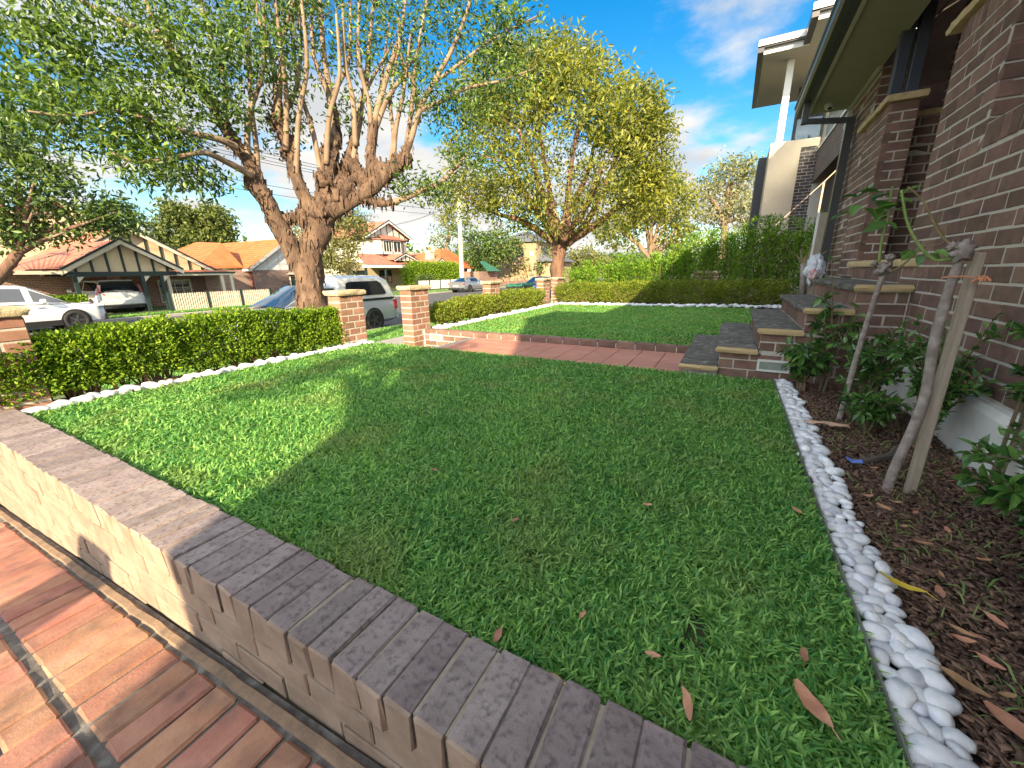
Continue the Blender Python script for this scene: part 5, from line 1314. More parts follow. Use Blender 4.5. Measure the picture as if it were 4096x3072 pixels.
mid_tree('garden_tree', 'pale flowering tree behind the large trunk beyond the picket fence', (-36, 21, -.9), ((650, 620), (640, 570)), [(632, 500, 28, 34, 50), (655, 545, 30, 35, 50)], ((.3, .45), (.14, .2)), 15, mat('pale_leaf', (.16, .17, .08), (.50, .48, .34), scale=.6, rough=.6, attr='rnd', trans=.3), M_bark2, per=12, spread=.35, r0=.12)
mid_tree('street_tree', 'dark leafed street tree beside the timber power pole', (-28, 52, -.9), ((1063, 612), (1060, 570)), [(1030, 530, 40, 32, 70), (1075, 530, 42, 36, 90), (1045, 560, 40, 25, 50), (1105, 540, 26, 26, 30), (1000, 500, 28, 30, 30)], ((.4, .6), (.16, .24)), 16, M_leaf3, M_limb, per=15, spread=.42, r0=.35)
mid_tree('background_tree', 'thin pale gum tree behind the power pole', (-40, 62, -.9), ((965, 600), (963, 540)), [(962, 495, 34, 30, 40), (985, 470, 30, 28, 34), (945, 520, 20, 16, 16)], ((.5, .7), (.18, .25)), 17, M_leaf4, M_limb, per=10, spread=.5, r0=.3)
mid_tree('street_tree', 'spreading pollarded tree with tan limbs behind the young shrubs', (-8.2, 34, -.7), ((1408, 600), (1405, 560)), [(1400, 400, 95, 50, 120), (1340, 500, 60, 40, 70), (1440, 440, 70, 45, 90), (1470, 510, 60, 35, 60), (1380, 470, 60, 40, 40)], ((.32, .5), (.1, .16)), 18, M_leaf2, M_limb, per=16, spread=.4, nl=9, r0=.36)
mid_tree('background_tree', 'tall grey-green tree beside the rendered balcony house', (-.5, 42, -.5), ((1560, 560), (1565, 480)), [(1575, 375, 55, 30, 60), (1615, 365, 30, 26, 40), (1525, 415, 36, 26, 40), (1600, 435, 45, 34, 60), (1545, 465, 40, 28, 40), (1620, 480, 30, 30, 30)], ((.30, .46), (.10, .15)), 19, mat('silver_leaf', (.10, .12, .06), (.40, .40, .20), scale=.5, rough=.5, attr='rnd', trans=.35, spec=.4), M_limb, per=15, spread=.5, r0=.4, nl=9)
mid_tree('background_tree', 'small conifer-like green tree behind the second street tree trunk', (-20, 70, -.9), ((1262, 600), (1262, 580)), [(1260, 560, 32, 30, 60), (1290, 575, 40, 22, 50), (1240, 580, 30, 20, 40)], ((.5, .8), (.2, .3)), 20, M_leaf4, M_bark2, per=14, spread=.6)
mid_tree('background_tree', 'low pollarded tree in front of the tan brick house', (-17, 60, -.9), ((1160, 615), (1160, 590)), [(1160, 575, 40, 22, 60), (1130, 585, 22, 16, 24), (1190, 560, 22, 18, 24)], ((.4, .6), (.16, .24)), 21, M_leaf3, M_limb, per=12, spread=.4, r0=.3)
# hazy belt of trees far down the street and behind the houses: one mass
def far_wood():
    rng = np.random.default_rng(77); CC = []
    for (x0, x1, y0, y1, n, hh) in ((-140, -60, 40, 140, 240, 7), (-60, 40, 150, 190, 240, 8), (10, 90, 60, 120, 100, 7), (-120, -70, -40, 40, 90, 6)):
        for _ in range(n):
            c = np.array([rng.uniform(x0, x1), rng.uniform(y0, y1), rng.uniform(0, hh * .7)]); k = 60
            CC.append(c + rng.normal(size=(k, 3)) * np.array([2.2, 2.2, 1.5]))
    C = np.concatenate(CC); C[:, 2] = np.maximum(C[:, 2], -.8)
    V, F, k = leaf_arrays(C, rng.normal(size=C.shape), rng.uniform(1.0, 1.7, len(C)), rng.uniform(.6, 1.0, len(C)), rng)
    tag(npobj('distant_trees', V, F, M_leaf3, rnd=np.repeat(rng.random(len(C)) * .8, k)), 'distant belt of trees behind the roofs', 'trees', kind='stuff')
far_wood()
# unseen tree added behind the camera, boughs placed to streak the lawn with shade
P3 = Vector((1.75, -7.3, -.4))
tips = [Vector(q) for q in ((.31, -7.2, 4.4), (.22, -6.5, 4.5), (.62, -5.2, 4.45), (.75, -5.9, 4.3), (.9, -6.6, 4.7), (1.3, -7.0, 5.0))]
tree('garden_tree', 'small unseen tree across the driveway, added to streak the lawn with shade', tuple(P3), [[(P3, .16), (P3 + Vector((0, 0, 2.2)), .13), (P3 + Vector((-.05, .1, 4.6)), .11)]] + [[(P3 + Vector((-.05, .1, 4.5)), .08), ((P3 + Vector((-.05, .1, 4.6))).lerp(q, .55) + Vector((0, 0, .2)), .06), (q, .03)] for q in tips],
     [(q, (.22, .42, .20), 16) for q in tips], ((.14, .22), (.05, .07)), 23, M_bark2, M_limb, M_leaf1, per=9, spread=.10)
# ================================================================== cars
M_white = mat('white_car_paint', (.58, .59, .60), rough=.25, spec=.5, coat=1.0)
M_silver = mat('silver_car_paint', (.50, .53, .58), rough=.3, metal=.45, coat=1.0)
M_grey = mat('grey_car_paint', (.28, .29, .31), rough=.28, metal=.5, coat=1.0)
M_blue = mat('blue_car_paint', (.03, .07, .28), rough=.25, coat=1.0)
M_cglass = glass('car_glass', (.012, .016, .02))
M_black = mat('black_trim', (.012, .012, .013), rough=.5)
M_tyre = mat('tyre_rubber', (.018, .018, .019), rough=.85)
M_rim = mat('alloy_rim', (.35, .36, .38), rough=.3, metal=.8)
M_rimd = mat('dark_rim', (.10, .10, .11), rough=.35, metal=.7)
M_red = mat('tail_light', (.42, .012, .010), rough=.2, coat=.8)
M_lamp = mat('head_lamp', (.55, .58, .62), rough=.12, coat=1.0)
M_plate = mat('number_plate', (.72, .72, .70), rough=.4)
def interp_sec(secs, y):
    ys = [s[0] for s in secs]; return [float(np.interp(y, ys, [s[i] for s in secs])) for i in range(1, len(secs[0]))]
def car(label, cat, loc, rz, paint, L, W, low, cab, wheels, R, glassI, frontglass, rearglass, group=None, extra=None, rim=None, arch=None, lampz=None, scale=1.0, tail=None, sill=.22, name='parked_car'):
    """local: +y forward, origin under the middle. low: [(y, halfwidth, ztop)], cab: [(y, wbase, zbase, wtop, ztop)]"""
    root = thing(name, label, cat, (0, 0, 0), group)
    ys = sorted(set([round(v, 3) for v in np.linspace(low[0][0], low[-1][0], 41)] + [s[0] for s in low])); rings = []
    for y in ys:
        w, zt = interp_sec(low, y); zb = sill; h = zt - zb
        e = min(1, min(y - low[0][0], low[-1][0] - y) / .25); zb2 = zb + (1 - e) * .06
        half = [(w * .86, zb2), (w * .97, zb2 + .10), (w, zb2 + h * .40), (w * .995, zb2 + h * .62), (w * .965, zt - .10), (w * .93, zt - .03), (w * .84, zt), (w * .45, zt + .02), (0, zt + .025)]
        rings.append([(a, y, z) for a, z in half] + [(-a, y, z) for a, z in half[-2::-1]])
    mb = MB(); mb.loft(rings); n = len(rings[0]); mb.add(rings[0], [list(range(n))]); mb.add(rings[-1], [list(range(n))[::-1]])
    body = mb.obj('body', paint, root, smooth=True); body.data.set_sharp_from_angle(angle=rad(30))
    # cabin
    roofm = MB(); gl = {}
    def ring(y, e=0):
        wb, zb, wt, zt = interp_sec(cab, y); P = [(wb, zb), (wb * .88 + wt * .12, zb + (zt - zb) * .14), (wt * .93 + wb * .07, zt - (zt - zb) * .16), (wt, zt - min(.05, (zt - zb) * .1)), (wt * .88, zt), (0, zt + .02)]
        return [Vector((a, y, z)) for a, z in P] + [Vector((-a, y, z)) for a, z in P[-2::-1]]
    for i in range(len(cab) - 1):
        ya, yb = cab[i][0], cab[i + 1][0]; k = 3; rr = [ring(ya + (yb - ya) * q / k) for q in range(k + 1)]
        for q in range(k):
            for j in range(10):
                f = [rr[q][j], rr[q][j + 1], rr[q + 1][j + 1], rr[q + 1][j]]; side = j in (1, 8); top = j in (4, 5, 3, 6)
                key = None
                if side and i in glassI: key = ('s', i, j)
                if top and i == frontglass: key = ('f', i)
                if top and i == rearglass: key = ('r', i)
                if key is None: roofm.add(f, [(0, 1, 2, 3)])
                else: gl.setdefault(key, MB()).add(f, [(0, 1, 2, 3)])
    def weld(m_, nm, mt, par):
        me = m_.mesh(nm, mt); bm = bmesh.new(); bm.from_mesh(me); bmesh.ops.remove_doubles(bm, verts=bm.verts, dist=.0005); bmesh.ops.recalc_face_normals(bm, faces=bm.faces); bm.to_mesh(me); bm.free()
        me.polygons.foreach_set('use_smooth', [True] * len(me.polygons)); me.set_sharp_from_angle(angle=rad(35)); return link(nm, me, par)
    weld(roofm, 'cabin', paint, root)
    for key, m_ in gl.items():
        weld(m_, 'windscreen' if key[0] == 'f' else 'rear_window' if key[0] == 'r' else 'window', M_cglass, root)
    for wy in wheels:
        for sx in (-1, 1):
            x = sx * (interp_sec(low, wy)[0] - .10)
            ar = MB(); prof = [(R * 1.0, -.02), (R * 1.16, .118), (R * 1.12, .128), (0, .112)]
            Mx = Matrix.Translation((x, wy, R)) @ Matrix.Rotation(sx * rad(90), 4, 'Y')
            MB().lathe([(0, .107), (R * 1.13, .107), (R * 1.17, .09)], 28, Mx).obj('wheel_arch', arch or M_black, root)
            w = MB().lathe([(R * .66, .115), (R * .70, .135), (R * .92, .14), (R, .11), (R, -.10), (R * .92, -.13), (R * .6, -.13)], 32, Mx).obj('wheel', M_tyre, root, smooth=True)
            rm_ = MB(); rm_.lathe([(R * .70, .13), (R * .66, .10), (R * .62, .09)], 28, Mx); rm_.lathe([(0, .128), (R * .13, .128), (R * .15, .115)], 14, Mx)
            for q in range(5):
                A = Mx @ Matrix.Rotation(q * 2 * math.pi / 5 + .3, 4, 'Z')
                rm_.add([A @ Vector(v) for v in ((R * .1, -R * .085, .122), (R * .1, R * .085, .122), (R * .66, R * .06, .118), (R * .66, -R * .06, .118), (R * .1, -R * .1, .10), (R * .1, R * .1, .10), (R * .66, R * .08, .095), (R * .66, -R * .08, .095))], [(0, 1, 2, 3), (0, 3, 7, 4), (1, 5, 6, 2)])
            rm_.obj('rim', rim or M_rim, w); MB().lathe([(0, .111), (R * .64, .1105)], 24, Mx).obj('brake_disc', M_black, w)
    if extra: extra(root)
    root.matrix_basis = Matrix.Translation(loc) @ Matrix.Rotation(rz, 4, 'Z') @ Matrix.Scale(scale, 4)
    return root
SC = 1.1
# --- silver ute with canopy parked at the kerb
def ute_extra(root):
    mb = MB(); rings = []
    for y, zt, ins in ((-2.36, 1.05, .0), (-2.34, 1.32, .02), (-2.22, 1.60, .05), (-1.95, 1.70, .07), (-.9, 1.715, .07), (-.35, 1.69, .08), (-.30, 1.60, .10), (-.28, 1.10, .12)):
        w = .84 - ins * .6; P = [(.88, .98), (.87, 1.04), (w, 1.04 + (zt - 1.04) * .55), (w - .05, 1.04 + (zt - 1.04) * .88), (w - .16, zt - .01), (0, zt + .02)]
        rings.append([(a, y, z) for a, z in P] + [(-a, y, z) for a, z in P[-2::-1]])
    mb.loft(rings); mb.add(rings[0], [list(range(11))]); mb.add(rings[-1], [list(range(11))])
    cn = mb.obj('canopy', M_white, root, smooth=True); cn.data.set_sharp_from_angle(angle=rad(40))
    for sx in (-1, 1):
        f = lambda y, z: (sx * (.875 - (z - 1.06) * .13 + .004), y, z)
        ov = [(-2.05, 1.16), (-2.0, 1.12), (-.62, 1.12), (-.50, 1.18), (-.52, 1.48), (-.62, 1.54), (-1.75, 1.54), (-1.88, 1.47)]
        MB().prism([f(*q) for q in ov], (sx * .012, 0, 0)).obj('canopy_window', M_cglass, cn)
        MB().box(sx * .905 - .012, sx * .905 + .012, -2.36, -.35, .965, 1.015).obj('trim_strip', M_black, root)
        MB().cbox(min(sx * .80, sx * .93), max(sx * .80, sx * .93), -2.47, -2.33, .62, .92, .02).obj('tail_light', M_red, root)
        MB().cbox(min(sx * .62, sx * .88), max(sx * .62, sx * .88), 2.38, 2.52, .60, .74, .03).obj('head_light', M_lamp, root)
        mr = MB().cbox(min(sx * .92, sx * 1.12), max(sx * .92, sx * 1.12), .62, .74, .98, 1.12, .03).obj('mirror', M_silver, root)
    MB().box(-.9, .9, -2.52, -2.42, .30, .52).obj('bumper', M_silver, root); MB().box(-.92, .92, 2.4, 2.5, .26, .46).obj('bumper', M_silver, root)
    MB().box(-.26, .26, -2.535, -2.52, .55, .66).obj('number_plate', M_plate, root)
ulow = [(-2.5, .84, .98), (-2.35, .91, 1.0), (-1.2, .92, 1.0), (.2, .92, .97), (1.0, .91, .94), (1.6, .90, .88), (2.2, .86, .78), (2.45, .78, .66), (2.52, .66, .58)]
ucab = [(-.42, .86, .97, .60, 1.36), (-.22, .87, .97, .66, 1.455), (.22, .88, .97, .67, 1.46), (.42, .88, .96, .665, 1.455), (1.42, .82, .93, .78, .945)]
ute_p = gx(800 + 0, 0 + 0, -10.9)
car('silver ute with a white canopy parked at the kerb behind the large tree', 'ute', (-11.95, 8.45, -.935), math.pi, M_silver, 5.0, 1.85, ulow, ucab, (-1.42, 1.42), .335, (1, 3), 3, None, extra=ute_extra, rim=M_rimd, scale=SC, arch=M_black)
# --- white SUV seen side-on
def suv_extra(c_arch=True):
    def f(root):
        for sx in (-1, 1):
            MB().cbox(min(sx * .55, sx * .93), max(sx * .55, sx * .93), 2.02, 2.26, .82, .95, .03).obj('head_light', M_lamp, root)
            MB().cbox(min(sx * .95, sx * 1.14), max(sx * .95, sx * 1.14), .55, .72, 1.03, 1.20, .04).obj('mirror', M_white, root)
            MB().box(sx * .945 - .014, sx * .945 + .014, -.95, .97, .22, .42).obj('sill_trim', M_black, root)
            for y in (.42, -.45): MB().box(sx * .945 - .02, sx * .945 + .02, y, y + .17, .90, .935).obj('door_handle', M_white, root)
            MB().cbox(min(sx * .62, sx * .93), max(sx * .62, sx * .93), -2.27, -2.12, .92, 1.06, .02).obj('tail_light', M_red, root)
        MB().box(-.82, .82, 2.22, 2.29, .30, .52).obj('grille', M_black, root); MB().box(-.85, .85, -2.32, -2.24, .28, .48).obj('bumper', M_black, root)
        MB().box(-.26, .26, -2.30, -2.285, .72, .83).obj('number_plate', M_plate, root)
    return f
slow = [(-2.28, .80, 1.02), (-2.1, .92, 1.06), (-1.2, .935, 1.06), (.3, .935, 1.03), (1.0, .93, 1.01), (1.5, .92, .985), (2.05, .85, .90), (2.25, .74, .80), (2.31, .62, .70)]
scab = [(-2.18, .84, 1.05, .70, 1.10), (-1.72, .88, 1.06, .66, 1.58), (-1.25, .90, 1.05, .68, 1.67), (-.55, .90, 1.04, .69, 1.70), (-.45, .90, 1.04, .69, 1.70), (.25, .90, 1.03, .68, 1.67), (.42, .90, 1.02, .665, 1.63), (1.32, .86, 1.0, .80, 1.015)]
car('white SUV with black wheel arches parked side-on across the street', 'car', (-25.0, 4.45, -1.085), 0, M_white, 4.6, 1.87, slow, scab, (-1.32, 1.36), .36, (1, 2, 4, 6), 6, 0, extra=suv_extra(), rim=M_rimd, scale=SC)
def volvo_extra(root):
    for sx in (-1, 1):
        m = MB()
        m.prism([(sx * .70, -2.275, 1.42), (sx * .80, -2.235, 1.40), (sx * .88, -2.20, 1.06), (sx * .93, -2.14, .92), (sx * .66, -2.33, .92), (sx * .66, -2.34, .99), (sx * .78, -2.30, 1.05)], (0, -.03, 0)); m.obj('tail_light', M_red, root)
        MB().cbox(min(sx * .5, sx * .78), max(sx * .5, sx * .78), -2.40, -2.32, .28, .36, .02).obj('exhaust_tip', M_rimd, root)
        MB().cbox(min(sx * .95, sx * 1.14), max(sx * .95, sx * 1.14), .62, .78, 1.05, 1.20, .04).obj('mirror', M_white, root)
    MB().cbox(-.92, .92, -2.39, -2.18, .42, .70, .05).obj('bumper', M_white, root); MB().cbox(-.86, .86, -2.385, -2.2, .24, .42, .03).obj('diffuser', M_black, root)
    MB().cbox(-.66, .66, -2.345, -2.28, .80, 1.02, .02).obj('tailgate', M_white, root); MB().box(-.26, .26, -2.355, -2.345, .86, .97).obj('number_plate', M_plate, root)
    MB().cbox(-.62, .62, -2.16, -1.9, 1.60, 1.635, .012).obj('spoiler', M_white, root); MB().cbox(-.03, .03, -1.5, -1.3, 1.66, 1.72, .015).obj('antenna', M_black, root)
vlow = [(-2.34, .86, 1.02), (-2.2, .93, 1.06), (-1.2, .95, 1.06), (.3, .95, 1.03), (1.3, .94, 1.0), (2.05, .88, .92), (2.34, .7, .78)]
vcab = [(-2.30, .88, 1.03, .76, 1.08), (-2.02, .89, 1.05, .68, 1.55), (-1.7, .90, 1.05, .68, 1.62), (-.5, .91, 1.04, .70, 1.66), (-.4, .91, 1.04, .70, 1.66), (.3, .91, 1.03, .68, 1.63), (.45, .91, 1.02, .67, 1.60), (1.4, .88, 1.0, .82, 1.01)]
vy = (gx(*(860 / 2.212, 0), -29.6).y, 0)
car('white SUV with tall red tail lights backing out of the carport', 'car', (-32.1, 9.35, -.93), rad(90), M_white, 4.7, 1.9, vlow, vcab, (-1.42, 1.42), .36, (1, 2, 4, 6), 6, 0, extra=volvo_extra, scale=SC)
def coupe_extra(root):
    for sx in (-1, 1):
        MB().cbox(min(sx * .55, sx * .92), max(sx * .55, sx * .92), -2.33, -2.16, .74, .88, .03).obj('tail_light', M_red, root)
        MB().lathe([(.05, 0), (.06, .02), (.03, .02)], 12, Matrix.Translation((sx * .6, -2.40, .30)) @ Matrix.Rotation(rad(90), 4, 'X')).obj('exhaust_tip', M_rim, root)
        MB().cbox(min(sx * .92, sx * 1.1), max(sx * .92, sx * 1.1), .45, .6, .92, 1.04, .03).obj('mirror', M_grey, root)
    MB().cbox(-.88, .88, -2.38, -2.2, .24, .46, .04).obj('diffuser', M_black, root); MB().box(-.26, .26, -2.37, -2.355, .58, .69).obj('number_plate', M_plate, root)
    MB().cbox(-.75, .75, -2.28, -2.12, .985, 1.015, .01).obj('spoiler', M_grey, root)
clow = [(-2.35, .78, .94), (-2.15, .90, .97), (-1.3, .93, .98), (.2, .92, .93), (1.2, .91, .88), (2.0, .86, .76), (2.34, .66, .62)]
ccab = [(-1.85, .80, .97, .70, .985), (-1.0, .86, .97, .60, 1.33), (-.4, .87, .96, .62, 1.38), (.15, .87, .94, .62, 1.37), (1.15, .84, .90, .78, .91)]
car('silver grey coupe parked across the street by the power pole', 'car', (-25.0, 36.6, -1.08), 0, M_grey, 4.7, 1.84, clow, ccab, (-1.35, 1.38), .35, (1, 2), 3, 0, extra=coupe_extra, rim=M_rimd, scale=SC)
car('blue car parked down the street beyond the bins', 'car', (-12.4, 27.5, -.94), math.pi, M_blue, 4.6, 1.84, clow, ccab, (-1.35, 1.38), .34, (1, 2), 3, 0, extra=coupe_extra, scale=SC)
# ================================================================== wheelie bins
M_bin = mat('bin_green', (.012, .030, .024), rough=.5); M_lid = mat('bin_lid', (.02, .19, .115), rough=.45); M_lid2 = mat('bin_lid_dark', (.02, .14, .10), rough=.45)
def bin_(label, p, rz, lid):
    t = thing('wheelie_bin', label, 'bin', (0, 0, 0), 'wheelie bins')
    s = MB(); s.loft([[(-.24, -.26, .05), (.24, -.26, .05), (.24, .26, .05), (-.24, .26, .05)], [(-.30, -.34, .95), (.30, -.34, .95), (.30, .34, .95), (-.30, .34, .95)]], closed=True); s.add([(-.24, -.26, .05), (.24, -.26, .05), (.24, .26, .05), (-.24, .26, .05)], [(0, 1, 2, 3)]); s.obj('tub', M_bin, t)
    l = MB(); l.loft([[(-.32, -.38, .955), (.32, -.38, .955), (.32, .36, .955), (-.32, .36, .955)], [(-.32, -.38, .985), (.32, -.38, .985), (.32, .36, .995), (-.32, .36, .995)], [(-.26, -.30, 1.04), (.26, -.30, 1.04), (.26, .30, 1.06), (-.26, .30, 1.06)]], closed=True); l.add([(-.26, -.30, 1.04), (.26, -.30, 1.04), (.26, .30, 1.06), (-.26, .30, 1.06)], [(0, 1, 2, 3)]); l.obj('lid', lid, t)
    MB().tube([(-.26, .40, 1.0), (.26, .40, 1.0)], .02, 8).obj('handle', M_bin, t)
    for sx in (-.25, .25): MB().lathe([(0, .03), (.10, .03), (.10, -.03), (0, -.03)], 16, Matrix.Translation((sx, .27, .1)) @ Matrix.Rotation(rad(90), 4, 'Y')).obj('wheel', M_tyre, t)
    t.matrix_basis = Matrix.Translation(p) @ Matrix.Rotation(rz, 4, 'Z') @ Matrix.Scale(1.1, 4)
bp = gx(1600 + 1130 / 2.458, 900 + 570 / 2.458, -9.0); bq = gx(1600 + 1215 / 2.458, 900 + 570 / 2.458, -9.4)
bin_('green-lidded wheelie bin standing in front on the verge', (-9.0, bp.y, -.72), rad(-70), M_lid); bin_('darker-lidded wheelie bin standing behind the other bin', (-9.4, bq.y + .2, -.74), rad(-60), M_lid2)
# ================================================================== houses across the street
M_cream = mat('cream_render', (.52, .42, .27), (.58, .48, .32), scale=1.5, rough=.9)
M_grn = mat('dark_green_timber', (.012, .028, .026), rough=.55)
M_crmt = mat('cream_timber', (.60, .54, .42), rough=.6)
M_whit = mat('white_timber', (.66, .66, .63), rough=.6)
M_rb = brickmat('brown_red_brickwork', (.20, .105, .08), (.28, .15, .11), (.50, .45, .40), BH, BL)
z1 = lambda x, y: (x / 2.212, 700 + y / 2.212)
z2 = lambda x, y: (800 + x / 2.212, 700 + y / 2.212)
z3 = lambda x, y: (1600 + x / 2.458, 900 + y / 2.458)
def gable(parent, X, yl, yr, ya, ze, za, depth, board=.22, over=.35, field=None, studs=5, beam=True, roofm=None, courses=12, tm=None, barge=None, inset=.35):
    """gable end facing +X at X: eaves (yl,ze),(yr,ze), apex (ya,za); roof runs back by depth; timbered field"""
    tm = tm or M_grn; barge = barge or M_crmt
    rf = MB(); roof_courses(rf, (X, yl, ze), (X - depth, yl, ze), (X - depth, ya, za), (X, ya, za), courses); roof_courses(rf, (X, yr, ze), (X - depth, yr, ze), (X - depth, ya, za), (X, ya, za), courses)
    ro_ = rf.obj('roof', roofm or M_tiles_rd, parent, recalc=False)
    b = MB(); e = MB(); th = board
    for y0, y1 in ((yl, ya), (yr, ya)):
        b.prism([(X + .002, y0, ze - .02 - th), (X + .002, y0, ze - .02), (X + .002, y1, za - .02), (X + .002, y1, za - .02 - th)], (.05, 0, 0))
        e.prism([(X + .0, y0, ze - .005), (X + .0, y0, ze + .09), (X + .0, y1, za + .10), (X + .0, y1, za - .005)], (.09, 0, 0))
    b.obj('bargeboard', barge, parent); e.obj('roof_edge', tm, parent)
    if field is not None:
        il, ir = yl + (ya - yl) * .10, yr + (ya - yr) * .10; zi = ze + (za - ze) * .08 - th
        MB().prism([(X - inset, yl + .3, zi), (X - inset, yr - .3, zi), (X - inset, ya, za - .12)], (-.06, 0, 0)).obj('gable_field', field, parent)
        for k in range(studs):
            f = (k + 1) / (studs + 1); y = yl + (yr - yl) * f; top = ze + (za - ze) * (1 - abs(y - ya) / ((yr - yl) / 2)) - .15
            if top > zi: MB().box(X - inset, X - inset + .05, y - .05, y + .05, zi, top).obj('timber_stud', tm, parent)
        if beam: MB().box(X - inset + .003, X - inset + .08, yl + .25, yr - .25, zi - .22, zi + .02).obj('tie_beam', tm, parent)
    return ro_
def window(parent, X, y0, y1, z0, z1_, cols=2, rows=1, fr=None, facing='x', t=.06):
    fr = fr or M_whit
    m = MB()
    def bx(a, b, c, d): m.box(X, X + .06, a, b, c, d)
    bx(y0 - t, y0, z0 - t, z1_ + t); bx(y1, y1 + t, z0 - t, z1_ + t); bx(y0, y1, z1_, z1_ + t); bx(y0, y1, z0 - t, z0)
    for k in range(1, cols): y = y0 + (y1 - y0) * k / cols; m.box(X + .001, X + .05, y - t * .35, y + t * .35, z0, z1_)
    for k in range(1, rows): z = z0 + (z1_ - z0) * k / rows; m.box(X + .002, X + .045, y0, y1, z - t * .3, z + t * .3)
    w = m.obj('window', fr, parent); MB().box(X + .005, X + .02, y0, y1, z0, z1_).obj('pane', glass('house_glass', (.03, .04, .05)), w)
# house 1: half-timbered carport and gable
h1 = thing('half_timbered_house', 'red-tiled house with cream and dark timber gables and open carport', 'house', (-36, 11, -.9))
X1 = -28.9
gable(h1, X1, 7.10, 12.2, 9.64, 1.38, 2.95, 6.0, field=M_cream, studs=7)
# hip flank on the left of the carport roof
rf = MB(); roof_courses(rf, (X1 + .02, 5.6, 1.40), (X1 - 6, 5.6, 1.40), (X1 - 6, 9.6, 2.92), (X1 + .0, 7.15, 1.44), 12); 
for z in (0,): pass
rf.obj('roof', M_tiles_rd, h1, recalc=False)
MB().box(X1 - 6, X1 + .10, 5.45, 5.6, 1.28, 1.42).obj('gutter', M_grn, h1); MB().box(X1 - .05, X1 + .08, 5.6, 7.15, 1.20, 1.36).obj('fascia', M_crmt, h1)
for y in (7.62, 10.32, 11.2):
    p = MB().box(X1 - .45, X1 - .29, y - .08, y + .08, -.95, 1.2).obj('post', M_grn, h1)
    MB().prism([(X1 - .36, y + .08, 1.18), (X1 - .36, y + .45, 1.18), (X1 - .36, y + .08, .75)], (.06, 0, 0)).obj('bracket', M_crmt, p)
MB().box(X1 - 6.2, X1 - 6, 5.6, 12.0, -.95, 1.4).obj('carport_wall', mat('brown_shutter', (.13, .085, .06), (.17, .11, .08), scale=3, rough=.8), h1)
MB().box(-44, -32.8, 10.5, 16.0, -.95, 1.35).obj('wall', M_rb, h1); MB().box(-44, X1 - 5.9, 2, 10.5, -.95, 1.4).obj('wall', M_rb, h1)
gable(h1, -32.5, 7.2, 15.7, 11.4, 1.35, 3.95, 10.5, field=M_cream, studs=11, beam=True)
vr = MB(); roof_courses(vr, (-31.3, 11.8, 1.22), (-31.3, 16.2, 1.22), (-33, 16.2, 1.42), (-33, 11.8, 1.42), 4); vr.obj('verandah_roof', M_tiles_rd, h1, recalc=False)
MB().box(-31.4, -31.25, 11.8, 16.25, 1.05, 1.2).obj('verandah_beam', M_crmt, h1); MB().box(-31.28, -31.2, 11.8, 16.3, 1.18, 1.27).obj('gutter', M_grn, h1)
for y in (12.3, 15.4, 16.0): MB().box(-31.45, -31.28, y - .09, y + .09, -.95, 1.06).obj('post', M_crmt, h1)
window(h1, -32.78, 12.3, 14.0, -.6, .75, 4, 3, fr=M_crmt)
MB().box(-32.79, -32.74, 14.2, 15.0, -.9, .95).obj('door', mat('dark_door', (.09, .035, .025)), h1)
rr = thing('rear_gable_house', 'cream rendered upper gable rising behind the overhanging tree', 'house', (-40, 6, -.9))
a = gx(*z1(340, 240), -40); b = gx(*z1(100, 330), -40); c = gx(*z1(640, 300), -40)
ry0, ry1, rya, rza = b.y - 1.5, c.y + 1.5, (b.y + c.y) / 2 + .6, gx(*z1(470, 195), -40).z
MB().box(-46, -40.3, ry0 + .4, ry1 - .4, -.95, rza - 1.3).obj('wall', M_cream, rr)
gable(rr, -40, ry0, ry1, rya, rza - 1.7, rza, 7, field=M_cream, studs=9, beam=False)
# hedge and drive beside house 1
hedge('rounded green hedge beside the white SUV in the carport', [(-28.6, -27.9, gx(*z1(170, 1050), -28.2).y, gx(*z1(400, 1050), -28.2).y, -.7, -.02), (-28.6, -27.9, gx(*z1(385, 1050), -28.2).y, gx(*z1(740, 1050), -28.2).y, -.7, .14)], 9000, (.10, .16), (.05, .08), M_box, 41, 2, base=-.95)
tag(MB().box(-32, -27.1, 8.0, 12.4, -1.2, -.955).obj('drive', M_conc), kind='structure')
# picket fences
def picket(label, pts, h, n, w, gap_post, m, mp, z=-.93, pointed=True, group='street fences'):
    t = thing('picket_fence', label, 'fence', (*pts[0], z), group); a, b = Vector((*pts[0], z)), Vector((*pts[1], z)); d = (b - a); Ln = d.length; d.normalize(); nn = Vector((d.y, -d.x, 0))
    if nn.x < 0: nn = -nn
    pm = MB(); pr = [(-w / 2, 0.05), (w / 2, .05), (w / 2, h - w * .6), (0, h), (-w / 2, h - w * .6)] if pointed else [(-w / 2, .05), (w / 2, .05), (w / 2, h), (-w / 2, h)]
    pm.prism([d * q[0] + Vector((0, 0, q[1])) for q in pr], nn * .02); me = pm.mesh('picket', m)
    for i in range(n):
        o = link('picket', me, t, a + d * ((i + .5) * Ln / n) + nn * .03 + Vector((0, 0, (RNG.random() - .5) * .02))); o.matrix_parent_inverse = parent_inv(t)
    for zr in (.25, h * .75): q = MB(); q.tube([a + Vector((0, 0, zr)), b + Vector((0, 0, zr))], .03, 4); q.obj('rail', m, t)
    k = int(Ln / gap_post + .5)
    for i in range(k + 1):
        c = a + d * (Ln * i / k); MB().box(c.x - .07, c.x + .07, c.y - .07, c.y + .07, z, z + h + .06).obj('post', mp, t)
picket('cream picket fence with dark posts in front of the brick verandah', ((-28.0, 10.85), (-28.0, 16.6)), 1.02, 48, .072, 1.9, M_crmt, M_grn)
picket('white vertical slat fence below the tall clipped hedge', ((-30.0, 33.9), (-30.0, 41.6)), 1.0, 60, .08, 1.9, M_whit, M_grn, z=-.86, pointed=False)
